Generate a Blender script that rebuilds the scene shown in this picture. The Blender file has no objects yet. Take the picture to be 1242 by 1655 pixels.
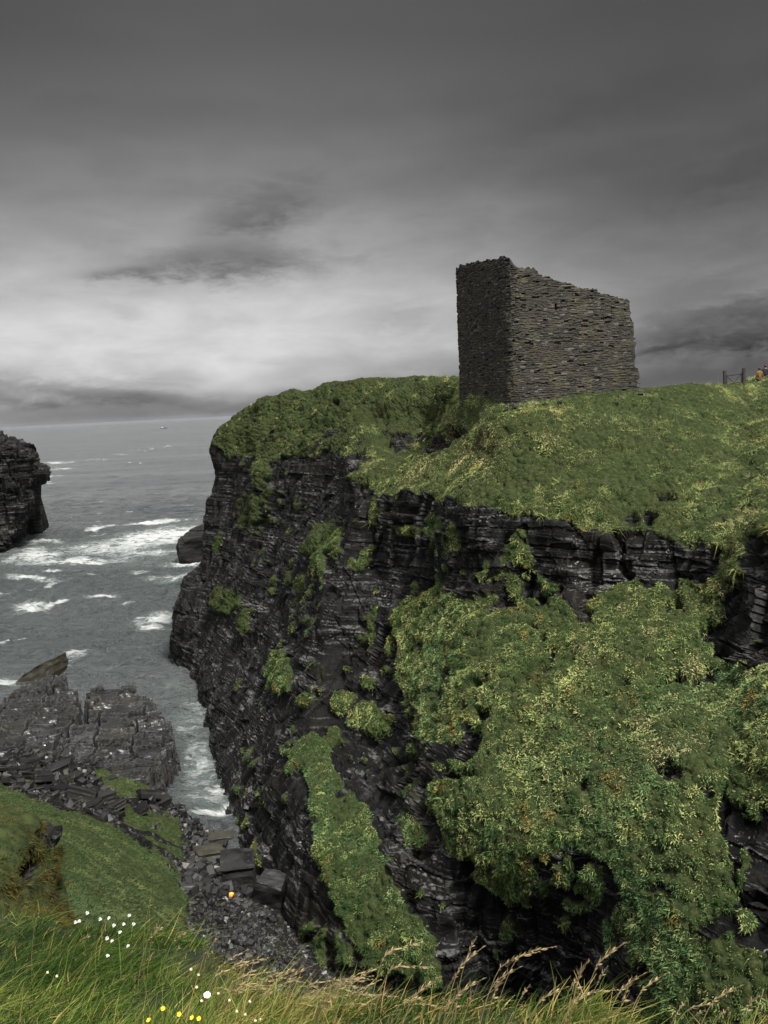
import bpy, bmesh, math, random
import numpy as np
from mathutils import Matrix, Vector
R = math.radians
random.seed(7)
rng = np.random.default_rng(7)
scene = bpy.context.scene
COL = scene.collection

# ------------------------------------------------------------------ camera
F, W0, H0 = 1450.0, 1242.0, 1655.0
CAM = np.array((0.0, 0.0, 28.0))
PITCH, ROLL = R(6.6), R(2.8)
fwd = np.array((0, math.cos(PITCH), -math.sin(PITCH)))
up0 = np.array((0, math.sin(PITCH), math.cos(PITCH)))
xax = np.array((1.0, 0, 0))
RX = math.cos(ROLL) * xax - math.sin(ROLL) * up0
UX = math.sin(ROLL) * xax + math.cos(ROLL) * up0
cam_d = bpy.data.cameras.new('camera')
cam = bpy.data.objects.new('camera', cam_d)
COL.objects.link(cam)
cam.matrix_world = Matrix(((RX[0], UX[0], -fwd[0], CAM[0]), (RX[1], UX[1], -fwd[1], CAM[1]),
                           (RX[2], UX[2], -fwd[2], CAM[2]), (0, 0, 0, 1)))
cam_d.sensor_fit = 'HORIZONTAL'
cam_d.sensor_width = 36.0
cam_d.lens = F / W0 * 36.0
cam_d.clip_start = 0.05
cam_d.clip_end = 100000.0
scene.camera = cam

# ------------------------------------------------------------------ exposure, world, sun
scene.view_settings.view_transform = 'Standard'
scene.view_settings.look = 'None'
scene.view_settings.exposure = 2.6
scene.view_settings.gamma = 1.0
SUN_AZ, SUN_EL = R(142), R(56)      # azimuth from +Y towards +X, the way the light comes from
SKY_BACK = 0.16                     # brightness of the overcast behind the camera
SKY_TOP = 0.42
sund = bpy.data.lights.new('sun', 'SUN')
sund.energy = 1.5
sund.angle = R(10)
sund.color = (1.0, 0.955, 0.88)
sun = bpy.data.objects.new('sun', sund)
COL.objects.link(sun)
sdir = Vector((math.sin(SUN_AZ) * math.cos(SUN_EL), math.cos(SUN_AZ) * math.cos(SUN_EL), math.sin(SUN_EL)))
sun.rotation_euler = sdir.to_track_quat('Z', 'Y').to_euler()
sun.location = (0, -20, 80)


class N:
    """tiny expression builder over shader math nodes"""
    def __init__(s, nt, sock): s.nt, s.k = nt, sock
    def _op(s, op, *o):
        n = s.nt.nodes.new('ShaderNodeMath'); n.operation = op
        for i, v in enumerate((s,) + o):
            if isinstance(v, N): s.nt.links.new(v.k, n.inputs[i])
            else: n.inputs[i].default_value = v
        return N(s.nt, n.outputs[0])
    def __add__(s, o): return s._op('ADD', o)
    def __sub__(s, o): return s._op('SUBTRACT', o)
    def __mul__(s, o): return s._op('MULTIPLY', o)
    def __truediv__(s, o): return s._op('DIVIDE', o)
    def rsub(s, a): return (s * -1.0) + a
    def f(s, op, *o): return s._op(op, *o)
    def clamp(s, a=0.0, b=1.0): return s._op('MAXIMUM', a)._op('MINIMUM', b)
    def smooth(s, a, b):
        n = s.nt.nodes.new('ShaderNodeMapRange'); n.interpolation_type = 'SMOOTHSTEP'
        n.inputs[1].default_value = a; n.inputs[2].default_value = b
        s.nt.links.new(s.k, n.inputs[0])
        return N(s.nt, n.outputs[0])


def comb(nt, x, y, z):
    n = nt.nodes.new('ShaderNodeCombineXYZ')
    for i, v in enumerate((x, y, z)):
        if isinstance(v, N): nt.links.new(v.k, n.inputs[i])
        else: n.inputs[i].default_value = v
    return n.outputs[0]


def noise(nt, vec, scale, detail=4.0, rough=0.55, distort=0.0):
    n = nt.nodes.new('ShaderNodeTexNoise')
    n.inputs['Scale'].default_value = scale
    n.inputs['Detail'].default_value = detail
    n.inputs['Roughness'].default_value = rough
    n.inputs['Distortion'].default_value = distort
    nt.links.new(vec, n.inputs['Vector'])
    return N(nt, n.outputs['Fac'])


def ramp(nt, fac, stops, interp='LINEAR'):
    n = nt.nodes.new('ShaderNodeValToRGB')
    n.color_ramp.interpolation = interp
    el = n.color_ramp.elements
    while len(el) < len(stops): el.new(0.5)
    for e, (p, c) in zip(el, stops):
        e.position = p
        e.color = (c, c, c, 1) if isinstance(c, (int, float)) else (*c, 1)
    nt.links.new(fac.k if isinstance(fac, N) else fac, n.inputs[0])
    return n.outputs[0]


def mixc(nt, fac, a, b, blend='MIX'):
    n = nt.nodes.new('ShaderNodeMix'); n.data_type = 'RGBA'; n.blend_type = blend
    for i, v in ((0, fac), (6, a), (7, b)):
        if isinstance(v, N): nt.links.new(v.k, n.inputs[i])
        elif isinstance(v, bpy.types.NodeSocket): nt.links.new(v, n.inputs[i])
        elif isinstance(v, (int, float)) and i == 0: n.inputs[0].default_value = v
        else: n.inputs[i].default_value = (*v, 1) if len(v) == 3 else v
    return n.outputs[2]


def px_dir(px, py):
    v = fwd + RX * ((px - W0 / 2) / F) - UX * ((py - H0 / 2) / F)
    return v / np.linalg.norm(v)


def px_azel(px, py):
    v = px_dir(px, py)
    return math.degrees(math.atan2(v[0], v[1])), math.degrees(math.asin(v[2]))


world = bpy.data.worlds.new('World')
scene.world = world
world.use_nodes = True
nt = world.node_tree
nt.nodes.clear()
out = nt.nodes.new('ShaderNodeOutputWorld')
bg = nt.nodes.new('ShaderNodeBackground')
bg.inputs['Strength'].default_value = 1.0
nt.links.new(bg.outputs[0], out.inputs['Surface'])
tc = nt.nodes.new('ShaderNodeTexCoord')
sep = nt.nodes.new('ShaderNodeSeparateXYZ')
nt.links.new(tc.outputs['Generated'], sep.inputs[0])
dx, dy, dz = (N(nt, sep.outputs[i]) for i in range(3))
el = dz.clamp(-1, 1).f('ARCSINE') * (180 / math.pi)
az = dx.f('ARCTAN2', dy) * (180 / math.pi)
elp = el.clamp(0, 90)
# soft domain warp so that nothing in the sky is a clean band
flat = comb(nt, az * 0.1, el * 0.26, 0.0)
flat2 = comb(nt, az * 0.22, el * 0.55, 3.7)
w1 = noise(nt, flat, 1.0, 3, 0.5) - 0.5
w2 = noise(nt, flat2, 1.1, 4, 0.5, 0.3) - 0.5
w3 = noise(nt, comb(nt, az * 0.5, el * 1.3, 9.1), 1.0, 5, 0.55, 0.4) - 0.5
w4 = noise(nt, comb(nt, az * 0.16 + w1 * 0.6, el * 0.55, 21.0), 1.3, 8, 0.6, 0.5) - 0.5
w5 = noise(nt, comb(nt, az * 0.55 + w1, el * 1.25, 33.0), 1.3, 7, 0.62, 0.6) - 0.5
elw = (elp + w1 * 3.0 + w2 * 0.8).clamp(0, 90) / 60.0
SK = [(0, .215), (1.0, .25), (2.2, .46), (4.0, .62), (6.0, .58), (8.5, .43), (11, .31), (14, .205), (18, .135), (22, .104), (26, .076), (32, .062), (40, .07), (60, .10)]
base = N(nt, ramp(nt, elw, [(e / 60, v) for e, v in SK], 'EASE'))
azf = (az + w1 * 8.0)
side = azf.smooth(-8, 21).rsub(1.0) * 0.62 + 0.38
side2 = azf.smooth(-40, -14) * 0.12 + 0.88
hi = elp.smooth(10, 24)
side = side + (hi * (side.rsub(1.0)) * 0.55)
lum = base * side * side2
lum = lum * (w2 * 0.42 * elp.smooth(26, 10) + 1.0) * (w1 * 0.35 + 1.0) * (w4 * 0.42 * elp.smooth(22, 8) + 1.0) * 0.178 * (hi * az.smooth(-6, -26) * -0.22 + 1.0)


def cloud(px, py, rx, ry, k, tilt=0.0, edge=0.55):
    """a darker bank of cloud about one direction of the sky: half-axes in degrees, k = how much it darkens"""
    global lum
    a0, e0 = px_azel(px, py)
    ct, st = math.cos(tilt), math.sin(tilt)
    u, v = az - a0, el - e0
    uu = (u * ct + v * st) / rx + w2 * 0.9 + w4 * 0.8
    vv = (v * ct - u * st) / ry + w3 * 0.7 + w4 * 1.3 + w5 * 1.2
    q = (uu * uu + vv * vv).f('SQRT')
    m = q.smooth(1.0 + edge * 0.4, 1.0 - edge)
    lum = lum * (m * (w4 * 1.4 + w5 * 1.0 + 0.85).clamp(0.25, 1.15) * -k + 1.0)


cloud(355, 428, 7.6, 1.3, 0.60, R(1.5), 0.75)
cloud(200, 440, 3.0, 0.4, 0.35, R(3), 0.8)
cloud(415, 350, 4.6, 1.7, 0.5, 0.25, 0.9)
cloud(1215, 525, 8.2, 2.0, 0.72, R(4), 0.75)
cloud(150, 690, 16, 0.9, 0.16, R(2.8), 0.9)
cloud(1120, 470, 4.5, 0.8, 0.22, R(12), 0.9)
cloud(640, 515, 3.4, 1.2, 0.26, 0, 1.0)
cloud(690, 590, 6.5, 1.1, 0.20, -0.08, 1.0)
cloud(20, 636, 8.5, 1.15, 0.44, -0.05, 0.7)
cloud(240, 644, 5.6, 0.55, 0.46, -0.13, 0.7)
cloud(330, 662, 5.0, 0.5, 0.30, -0.06, 0.9)
cloud(205, 505, 2.2, 0.5, 0.16, -0.3, 0.9)
cloud(1240, 270, 9, 1.5, 0.30, 0.12, 1.0)
cloud(860, 215, 9, 1.4, 0.18, 0.2, 1.0)
back = dy.smooth(0.25, -0.75) * dz.smooth(-0.05, 0.25)
top = dz.smooth(0.56, 0.92)
lum = lum + back * (SKY_BACK * (1.0)) * (w1 * 0.8 + 1.0) + top * SKY_TOP
lum = lum.clamp(0.0, 3.0)
tint = mixc(nt, lum.smooth(0.03, 0.3), (1.0, 0.99, 0.995), (1.0, 0.992, 0.985))
mul = nt.nodes.new('ShaderNodeVectorMath'); mul.operation = 'SCALE'
nt.links.new(tint, mul.inputs[0]); nt.links.new(lum.k, mul.inputs['Scale'])
sky = nt.nodes.new('ShaderNodeTexSky')
sky.sky_type = 'NISHITA'; sky.sun_disc = False
sky.sun_elevation = SUN_EL; sky.sun_rotation = SUN_AZ
skm = nt.nodes.new('ShaderNodeVectorMath'); skm.operation = 'SCALE'
nt.links.new(sky.outputs[0], skm.inputs[0]); skm.inputs['Scale'].default_value = 0.08
nt.links.new(mixc(nt, 0.002, mul.outputs[0], skm.outputs[0]), bg.inputs['Color'])


# ------------------------------------------------------------------ maths helpers
def ray_d(px, py):
    px = np.asarray(px, float)[..., None]; py = np.asarray(py, float)[..., None]
    return fwd + RX * ((px - W0 / 2) / F) - UX * ((py - H0 / 2) / F)


def P(px, py, d=None, z=None):
    v = ray_d(px, py)
    if z is not None: d = (z - CAM[2]) / v[..., 2]
    return CAM + v * np.asarray(d)[..., None] if not np.isscalar(d) else CAM + v * d


def proj(p):
    q = p - CAM
    dd = q @ fwd
    dd = np.where(np.abs(dd) < 1e-6, 1e-6, dd)
    return W0 / 2 + F * (q @ RX) / dd, H0 / 2 - F * (q @ UX) / dd, dd


def h3(ix, iy, iz, seed=0):
    with np.errstate(over='ignore'):
        h = (ix.astype(np.int64) * 374761393 + iy.astype(np.int64) * 668265263 + iz.astype(np.int64) * 2147483647 + seed * 974634777)
        h = (h ^ (h >> 13)) * 1274126177
        h = h ^ (h >> 16)
        h = (h * 2246822519) ^ (h >> 15)
    return (h & 0xffffff).astype(np.float64) / float(0xffffff)


def vn(p, seed=0):
    i = np.floor(p).astype(np.int64); f = p - i
    f = f * f * f * (f * (f * 6 - 15) + 10)
    r = 0
    for a in (0, 1):
        wa = f[..., 0] if a else 1 - f[..., 0]
        for b in (0, 1):
            wb = f[..., 1] if b else 1 - f[..., 1]
            for c in (0, 1):
                wc = f[..., 2] if c else 1 - f[..., 2]
                r = r + wa * wb * wc * h3(i[..., 0] + a, i[..., 1] + b, i[..., 2] + c, seed)
    return r * 2 - 1


def fbm(p, o=4, seed=0, g=0.5):
    s = 0; a = 1; t = 0
    for k in range(o):
        s = s + a * vn(p * (2.03 ** k) + 17.3 * k, seed + k); t += a; a *= g
    return s / t


def blocks(p, lh, lw, ang, seed):
    z = p[..., 2] / lh + vn(p / (lh * 9), seed) * 0.35
    k = np.floor(z)
    o = h3(k, k * 0, k * 0, seed + 5) * 7
    a = np.floor((p[..., 0] * math.cos(ang) + p[..., 1] * math.sin(ang)) / lw + o)
    b = np.floor((-p[..., 0] * math.sin(ang) + p[..., 1] * math.cos(ang)) / (lw * 0.8) + o * 1.7)
    return h3(a, b, k, seed)


def layer(p, lh, seed):
    z = p[..., 2] / lh + vn(p / (lh * 14), seed) * 0.6
    k = np.floor(z).astype(np.int64)
    return h3(k, k * 0, k * 0, seed)


def sstep(a, b, x):
    t = np.clip((x - a) / (b - a), 0, 1)
    return t * t * (3 - 2 * t)


def worley(p, seed=0):
    """distance to the nearest scattered point (cell units) and that point's own random number"""
    i = np.floor(p).astype(np.int64)
    best = np.full(p.shape[:-1], 9.0); who = np.zeros(p.shape[:-1])
    for a in (-1, 0, 1):
        for b in (-1, 0, 1):
            for c in (-1, 0, 1):
                jx, jy, jz = i[..., 0] + a, i[..., 1] + b, i[..., 2] + c
                k = h3(jx, jy, jz, seed)
                q = np.stack([jx + k, jy + (k * 7.13) % 1, jz + (k * 31.7) % 1], -1)
                d = ((q - p) ** 2).sum(-1)
                m = d < best
                best = np.where(m, d, best); who = np.where(m, k, who)
    return np.sqrt(best), who


def inpoly(x, y, poly):
    r = np.zeros(x.shape, bool)
    n = len(poly)
    for i in range(n):
        x0, y0 = poly[i]; x1, y1 = poly[(i + 1) % n]
        c = ((y0 > y) != (y1 > y)) & (x < (x1 - x0) * (y - y0) / (y1 - y0 + 1e-9) + x0)
        r ^= c
    return r


def catmull(A, n_per, ten=0.5):
    """A: (k, ..., 3) control rows -> dense rows, n_per[i] steps between i and i+1"""
    k = len(A)
    T = np.zeros_like(A)
    T[1:-1] = (A[2:] - A[:-2]) * ten
    # limit the tangents where neighbouring spans are very different
    sp = np.linalg.norm(np.diff(A, axis=0), axis=-1, keepdims=True) + 1e-9
    tl = np.linalg.norm(T[1:-1], axis=-1, keepdims=True) + 1e-9
    T[1:-1] *= np.minimum(1, np.minimum(sp[:-1], sp[1:]) * 1.1 / tl)
    T[0] = (A[1] - A[0]) * ten; T[-1] = (A[-1] - A[-2]) * ten
    o = []
    for i in range(k - 1):
        t = (np.arange(n_per[i]) / n_per[i]).reshape((-1,) + (1,) * (A.ndim - 1))
        h00 = 2 * t**3 - 3 * t**2 + 1; h10 = t**3 - 2 * t**2 + t; h01 = -2 * t**3 + 3 * t**2; h11 = t**3 - t**2
        o.append(h00 * A[i] + h10 * T[i] + h01 * A[i + 1] + h11 * T[i + 1])
    o.append(A[-1:])
    return np.concatenate(o)


def net(cols, ncol, nrow):
    """cols: (ncols, nrows, 3) control points -> dense grid"""
    return catmull(catmull(cols, ncol).swapaxes(0, 1), nrow).swapaxes(0, 1)


def grid_normals(S):
    du = np.gradient(S, axis=0); dv = np.gradient(S, axis=1)
    n = np.cross(du, dv)
    n /= np.linalg.norm(n, axis=-1, keepdims=True) + 1e-12
    return n


def blur(a, k=1):
    for _ in range(k):
        b = np.pad(a, ((1, 1), (1, 1)) + ((0, 0),) * (a.ndim - 2), 'edge')
        a = (b[:-2, 1:-1] + b[2:, 1:-1] + b[1:-1, :-2] + b[1:-1, 2:] + 2 * b[1:-1, 1:-1]) / 6
    return a


# ------------------------------------------------------------------ mesh helpers
def mesh_np(name, V, Fc, mat=None, parent=None, attrs=None, smooth=False):
    me = bpy.data.meshes.new(name)
    V = np.ascontiguousarray(V, np.float32).reshape(-1, 3)
    Fc = np.ascontiguousarray(Fc, np.int32)
    k = Fc.shape[1]
    me.vertices.add(len(V)); me.vertices.foreach_set('co', V.ravel())
    me.loops.add(Fc.size); me.loops.foreach_set('vertex_index', Fc.ravel())
    me.polygons.add(len(Fc))
    me.polygons.foreach_set('loop_start', np.arange(0, Fc.size, k, dtype=np.int32))
    me.polygons.foreach_set('use_smooth', np.full(len(Fc), smooth, bool))
    for an, av in (attrs or {}).items():
        av = np.asarray(av, np.float32)
        if av.ndim == 1:
            at = me.attributes.new(an, 'FLOAT', 'POINT'); at.data.foreach_set('value', av)
        else:
            at = me.attributes.new(an, 'FLOAT_COLOR', 'POINT')
            at.data.foreach_set('color', np.concatenate([av, np.ones((len(av), 1), np.float32)], 1).ravel())
    me.update(calc_edges=True)
    o = bpy.data.objects.new(name, me)
    COL.objects.link(o)
    if mat: me.materials.append(mat)
    if parent: o.parent = parent
    return o


def grid_faces(n, m, flip=False):
    i = np.arange(n * m).reshape(n, m)
    a, b, c, d = i[:-1, :-1], i[1:, :-1], i[1:, 1:], i[:-1, 1:]
    q = np.stack([a, b, c, d] if not flip else [a, d, c, b], -1).reshape(-1, 4)
    return q


def tag(o, label=None, cat=None, group=None, kind=None):
    if label: o['label'] = label
    if cat: o['category'] = cat
    if group: o['group'] = group
    if kind: o['kind'] = kind
    return o


def empty(name, loc, rz=0.0):
    o = bpy.data.objects.new(name, None)
    COL.objects.link(o)
    o.location = loc
    o.rotation_euler = (0, 0, rz)
    o.empty_display_size = 0.2
    return o


def copy_tree(o, parent=None):
    c = o.copy(); COL.objects.link(c)
    if parent: c.parent = parent
    for ch in list(o.children): copy_tree(ch, c)
    return c


def bm_obj(name, bm, mat, parent=None, smooth=False):
    me = bpy.data.meshes.new(name)
    bm.to_mesh(me); bm.free()
    for p in me.polygons: p.use_smooth = smooth
    o = bpy.data.objects.new(name, me)
    COL.objects.link(o)
    if mat: me.materials.append(mat)
    if parent: o.parent = parent
    return o


# ------------------------------------------------------------------ materials
def newmat(name, rough=0.8, spec=0.3):
    m = bpy.data.materials.new(name); m.use_nodes = True
    nt = m.node_tree
    b = nt.nodes['Principled BSDF']
    b.inputs['Roughness'].default_value = rough
    b.inputs['Specular IOR Level'].default_value = spec
    return m, nt, b


def attr(nt, name):
    n = nt.nodes.new('ShaderNodeAttribute'); n.attribute_name = name
    return n


def objco(nt, sx=1, sy=1, sz=1):
    t = nt.nodes.new('ShaderNodeTexCoord'); m = nt.nodes.new('ShaderNodeMapping')
    m.inputs['Scale'].default_value = (sx, sy, sz)
    nt.links.new(t.outputs['Object'], m.inputs[0])
    return m.outputs[0]


def bump(nt, b, h, strength, dist):
    n = nt.nodes.new('ShaderNodeBump')
    n.inputs['Strength'].default_value = strength
    n.inputs['Distance'].default_value = dist
    nt.links.new(h.k, n.inputs['Height'])
    nt.links.new(n.outputs[0], b.inputs['Normal'])


def mat_cliff(name, dark=1.0, lichen=1.0, wet=False):
    m, nt, b = newmat(name, 0.62, 0.4 if wet else 0.06)
    c = objco(nt)
    cl = objco(nt, 0.35, 0.35, 2.6)
    big = noise(nt, c, 0.16, 4)
    med = noise(nt, cl, 0.9, 7, 0.65)
    fine = noise(nt, c, 5.0, 6, 0.65)
    col = mixc(nt, med.smooth(0.3, 0.72), (0.0018 * dark, 0.0018 * dark, 0.0018 * dark), (0.0062 * dark, 0.0062 * dark, 0.0060 * dark))
    col = mixc(nt, big.smooth(0.5, 0.68) * 0.5, col, (0.012 * dark, 0.010 * dark, 0.007 * dark))
    # pale weathered edges and lichen spots, with painted wet glints, in thin runs along the beds
    sp = noise(nt, objco(nt, 0.7, 0.7, 2.4), 1.9, 5, 0.7)
    reg = noise(nt, c, 0.22, 3)
    spots = (sp.smooth(0.60, 0.70) * reg.smooth(0.42, 0.62)) * 0.75 * lichen
    col = mixc(nt, spots, col, (0.13, 0.13, 0.13))
    bed = noise(nt, objco(nt, 0.05, 0.05, 3.0), 1.5, 2, 0.6, 0.1)
    bed2 = noise(nt, objco(nt, 0.07, 0.07, 1.7), 3.1, 2, 0.6, 0.1)
    reg2 = noise(nt, c, 0.35, 4, 0.6)
    col = mixc(nt, bed.smooth(0.45, 0.40) * 0.75, col, (0.003, 0.003, 0.0035))
    col = mixc(nt, (bed2.smooth(0.55, 0.60) * fine.smooth(0.38, 0.60) * reg2.smooth(0.40, 0.58)) * 0.8 * lichen, col, (0.085, 0.085, 0.084))
    gl = noise(nt, objco(nt, 1, 1, 1.7), 4.2, 4, 0.7)
    col = mixc(nt, (gl.smooth(0.60, 0.66) * reg2.smooth(0.50, 0.66)) * 0.8 * lichen, col, (0.21, 0.21, 0.212))  # small bright flecks: wet glints painted into the rock colour
    edge = attr(nt, 'edge')
    ed = N(nt, edge.outputs['Fac'])
    col = mixc(nt, (ed * fine.smooth(0.35, 0.65)) * 0.6, col, (0.075, 0.073, 0.072))
    moss = noise(nt, c, 0.55, 5, 0.6)
    col = mixc(nt, moss.smooth(0.6, 0.72) * 0.55, col, (0.020, 0.022, 0.010))
    g = N(nt, attr(nt, 'grass').outputs['Fac'])
    gg = (g + (fine - 0.5) * 0.7).smooth(0.42, 0.6)
    gcol = mixc(nt, fine.smooth(0.35, 0.65), (0.010, 0.016, 0.006), (0.028, 0.034, 0.012))
    col = mixc(nt, gg, col, gcol)
    nt.links.new(col, b.inputs['Base Color'])
    rr = fine.smooth(0.3, 0.7) * 0.3 + (0.22 if wet else 0.55)
    nt.links.new((rr + gg * 0.3).k, b.inputs['Roughness'])
    bump(nt, b, fine * 0.5 + bed * 0.4, 0.45, 0.08)
    return m


def mat_grass(name, trans=0.25):
    m, nt, b = newmat(name, 0.7, 0.06)
    a = attr(nt, 'col')
    nt.links.new(a.outputs['Color'], b.inputs['Base Color'])
    tr = nt.nodes.new('ShaderNodeBsdfTranslucent')
    nt.links.new(a.outputs['Color'], tr.inputs['Color'])
    mx = nt.nodes.new('ShaderNodeMixShader'); mx.inputs[0].default_value = trans
    nt.links.new(b.outputs[0], mx.inputs[1]); nt.links.new(tr.outputs[0], mx.inputs[2])
    nt.links.new(mx.outputs[0], nt.nodes['Material Output'].inputs['Surface'])
    return m


def mat_plain(name, col, rough=0.7, var=0.35, scale=8.0, spec=0.3, bumpd=0.0):
    m, nt, b = newmat(name, rough, spec)
    n = noise(nt, objco(nt), scale, 5, 0.6)
    lo = tuple(c * (1 - var) for c in col); hi = tuple(min(1, c * (1 + var)) for c in col)
    nt.links.new(mixc(nt, n.smooth(0.3, 0.7), lo, hi), b.inputs['Base Color'])
    if bumpd: bump(nt, b, n, 0.7, bumpd)
    return m


M_CLIFF = mat_cliff('cliff_rock')
M_GRASS = mat_grass('slope_grass')


def mat_sea():
    m, nt, b = newmat('sea_water', 0.12, 0.5)
    b.inputs['IOR'].default_value = 1.33
    c = objco(nt)
    foam = N(nt, attr(nt, 'foam').outputs['Fac'])
    n1 = noise(nt, objco(nt, 0.5, 1.0, 1), 0.55, 8, 0.68, 0.7)
    n2 = noise(nt, objco(nt, 0.6, 1.0, 1), 1.6, 6, 0.7, 0.4)
    lace = (n1 - 0.5).f('ABSOLUTE').smooth(0.10, 0.0)
    ff = (foam * 1.05 + (n1 - 0.5) * 2.2 + lace * 0.30 * foam.smooth(0.05, 0.4) + (n2 - 0.5) * 0.9).smooth(0.52, 1.15)
    big = noise(nt, objco(nt, 0.3, 1, 1), 0.02, 4)
    col = mixc(nt, big.smooth(0.35, 0.65), (0.038, 0.045, 0.047), (0.060, 0.067, 0.068))
    col = mixc(nt, foam.smooth(0.1, 0.7) * 0.55, col, (0.13, 0.165, 0.155))
    col = mixc(nt, ff, col, (0.38, 0.39, 0.39))
    nt.links.new(col, b.inputs['Base Color'])
    nt.links.new((ff * 0.5 + 0.2).k, b.inputs['Roughness'])
    w = noise(nt, objco(nt, 0.55, 1.0, 1), 0.8, 5, 0.6, 0.5)
    ws = noise(nt, objco(nt, 0.4, 1.0, 1), 0.12, 3, 0.5)
    bump(nt, b, w * 1.3 + n2 * 0.6 + ws * 1.8, 1.0, 1.2)
    return m


# ------------------------------------------------------------------ vegetation helper
def lerp3(a, b, t): return a + (b - a) * t[:, None]


G_DEEP = np.array((0.026, 0.058, 0.016)); G_MID = np.array((0.122, 0.172, 0.058)); G_YEL = np.array((0.34, 0.365, 0.135))
G_STRAW = np.array((0.42, 0.35, 0.18)); G_OCH = np.array((0.26, 0.17, 0.045)); G_BLUE = np.array((0.090, 0.165, 0.075))


def blades(name, base, dirs, length, width, bend, cols, mat, segs=2, face=None):
    """one mesh of many flat tapering blades. base, dirs (unit), bend (vector added quadratically)"""
    n = len(base)
    side = np.cross(dirs, rng.normal(size=(n, 3)) if face is None else face + rng.normal(size=(n, 3)) * 0.45)
    side /= np.linalg.norm(side, axis=1, keepdims=True) + 1e-9
    rows = []
    for k in range(segs + 1):
        t = k / segs
        c = base + dirs * (length * t)[:, None] + bend * (t * t)
        w = width * (1 - t) ** 0.7 * (0.65 + 0.35 * min(1, 3 * t)) * 0.5
        if k == segs: w = width * 0.06
        rows += [c - side * w[:, None], c + side * w[:, None]]
    V = np.stack(rows, 1)                     # n, 2(segs+1), 3
    m = V.shape[1]
    f = np.array([[2 * k, 2 * k + 1, 2 * k + 3, 2 * k + 2] for k in range(segs)])
    Fc = (np.arange(n) * m)[:, None, None] + f[None]
    cc = np.repeat(cols[:, None, :], m, 1)
    return mesh_np(name, V.reshape(-1, 3), Fc.reshape(-1, 4), mat, attrs={'col': cc.reshape(-1, 3)})


def slope_col(p, seed=0, dry=0.0, cool=0.0):
    a = fbm(p / 2.2, 3, 50 + seed); b = fbm(p / 7.0, 3, 60 + seed); c = vn(p / 0.55, 70 + seed)
    r = worley(p / 0.5, 44)[1] * 0.85 + rng.random(len(p)) * 0.15
    t = np.clip(0.47 + a * 0.5 + c * 0.35 + (r - 0.5) * 1.0 + dry * 0.4, 0, 1)
    col = np.where((t < 0.5)[:, None], lerp3(G_DEEP, G_MID, t * 2), lerp3(G_MID, G_YEL, t * 2 - 1))
    bl = np.clip(b * 1.3 + cool, 0, 1) * 0.75
    col = lerp3(col, G_BLUE, bl)
    s = np.clip((fbm(p / 1.3, 3, 80 + seed) - 0.30 + dry * 0.35) * 2.2, 0, 1) * (rng.random(len(p)) < 0.75)
    col = lerp3(col, G_STRAW, s * 0.8)
    o = np.clip((fbm(p / 1.0, 2, 90 + seed) - 0.35) * 2.5, 0, 1)
    col = lerp3(col, G_OCH, o * 0.7)
    if seed == 0: col = col * np.where(p[:, 1] > 71, 0.46, 1.0)[:, None]  # far mound's shaded side painted into the grass colour as a darker tone
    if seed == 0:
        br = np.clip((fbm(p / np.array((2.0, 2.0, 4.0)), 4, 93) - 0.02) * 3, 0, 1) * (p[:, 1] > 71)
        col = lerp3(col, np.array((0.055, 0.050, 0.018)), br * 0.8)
    if seed == 5:
        col = lerp3(col, np.array((0.060, 0.088, 0.036)), np.full(len(p), 0.62)) * 0.56
    return np.clip(col, 0, 1) * (0.85 + 0.3 * rng.random(len(p)))[:, None]


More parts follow.
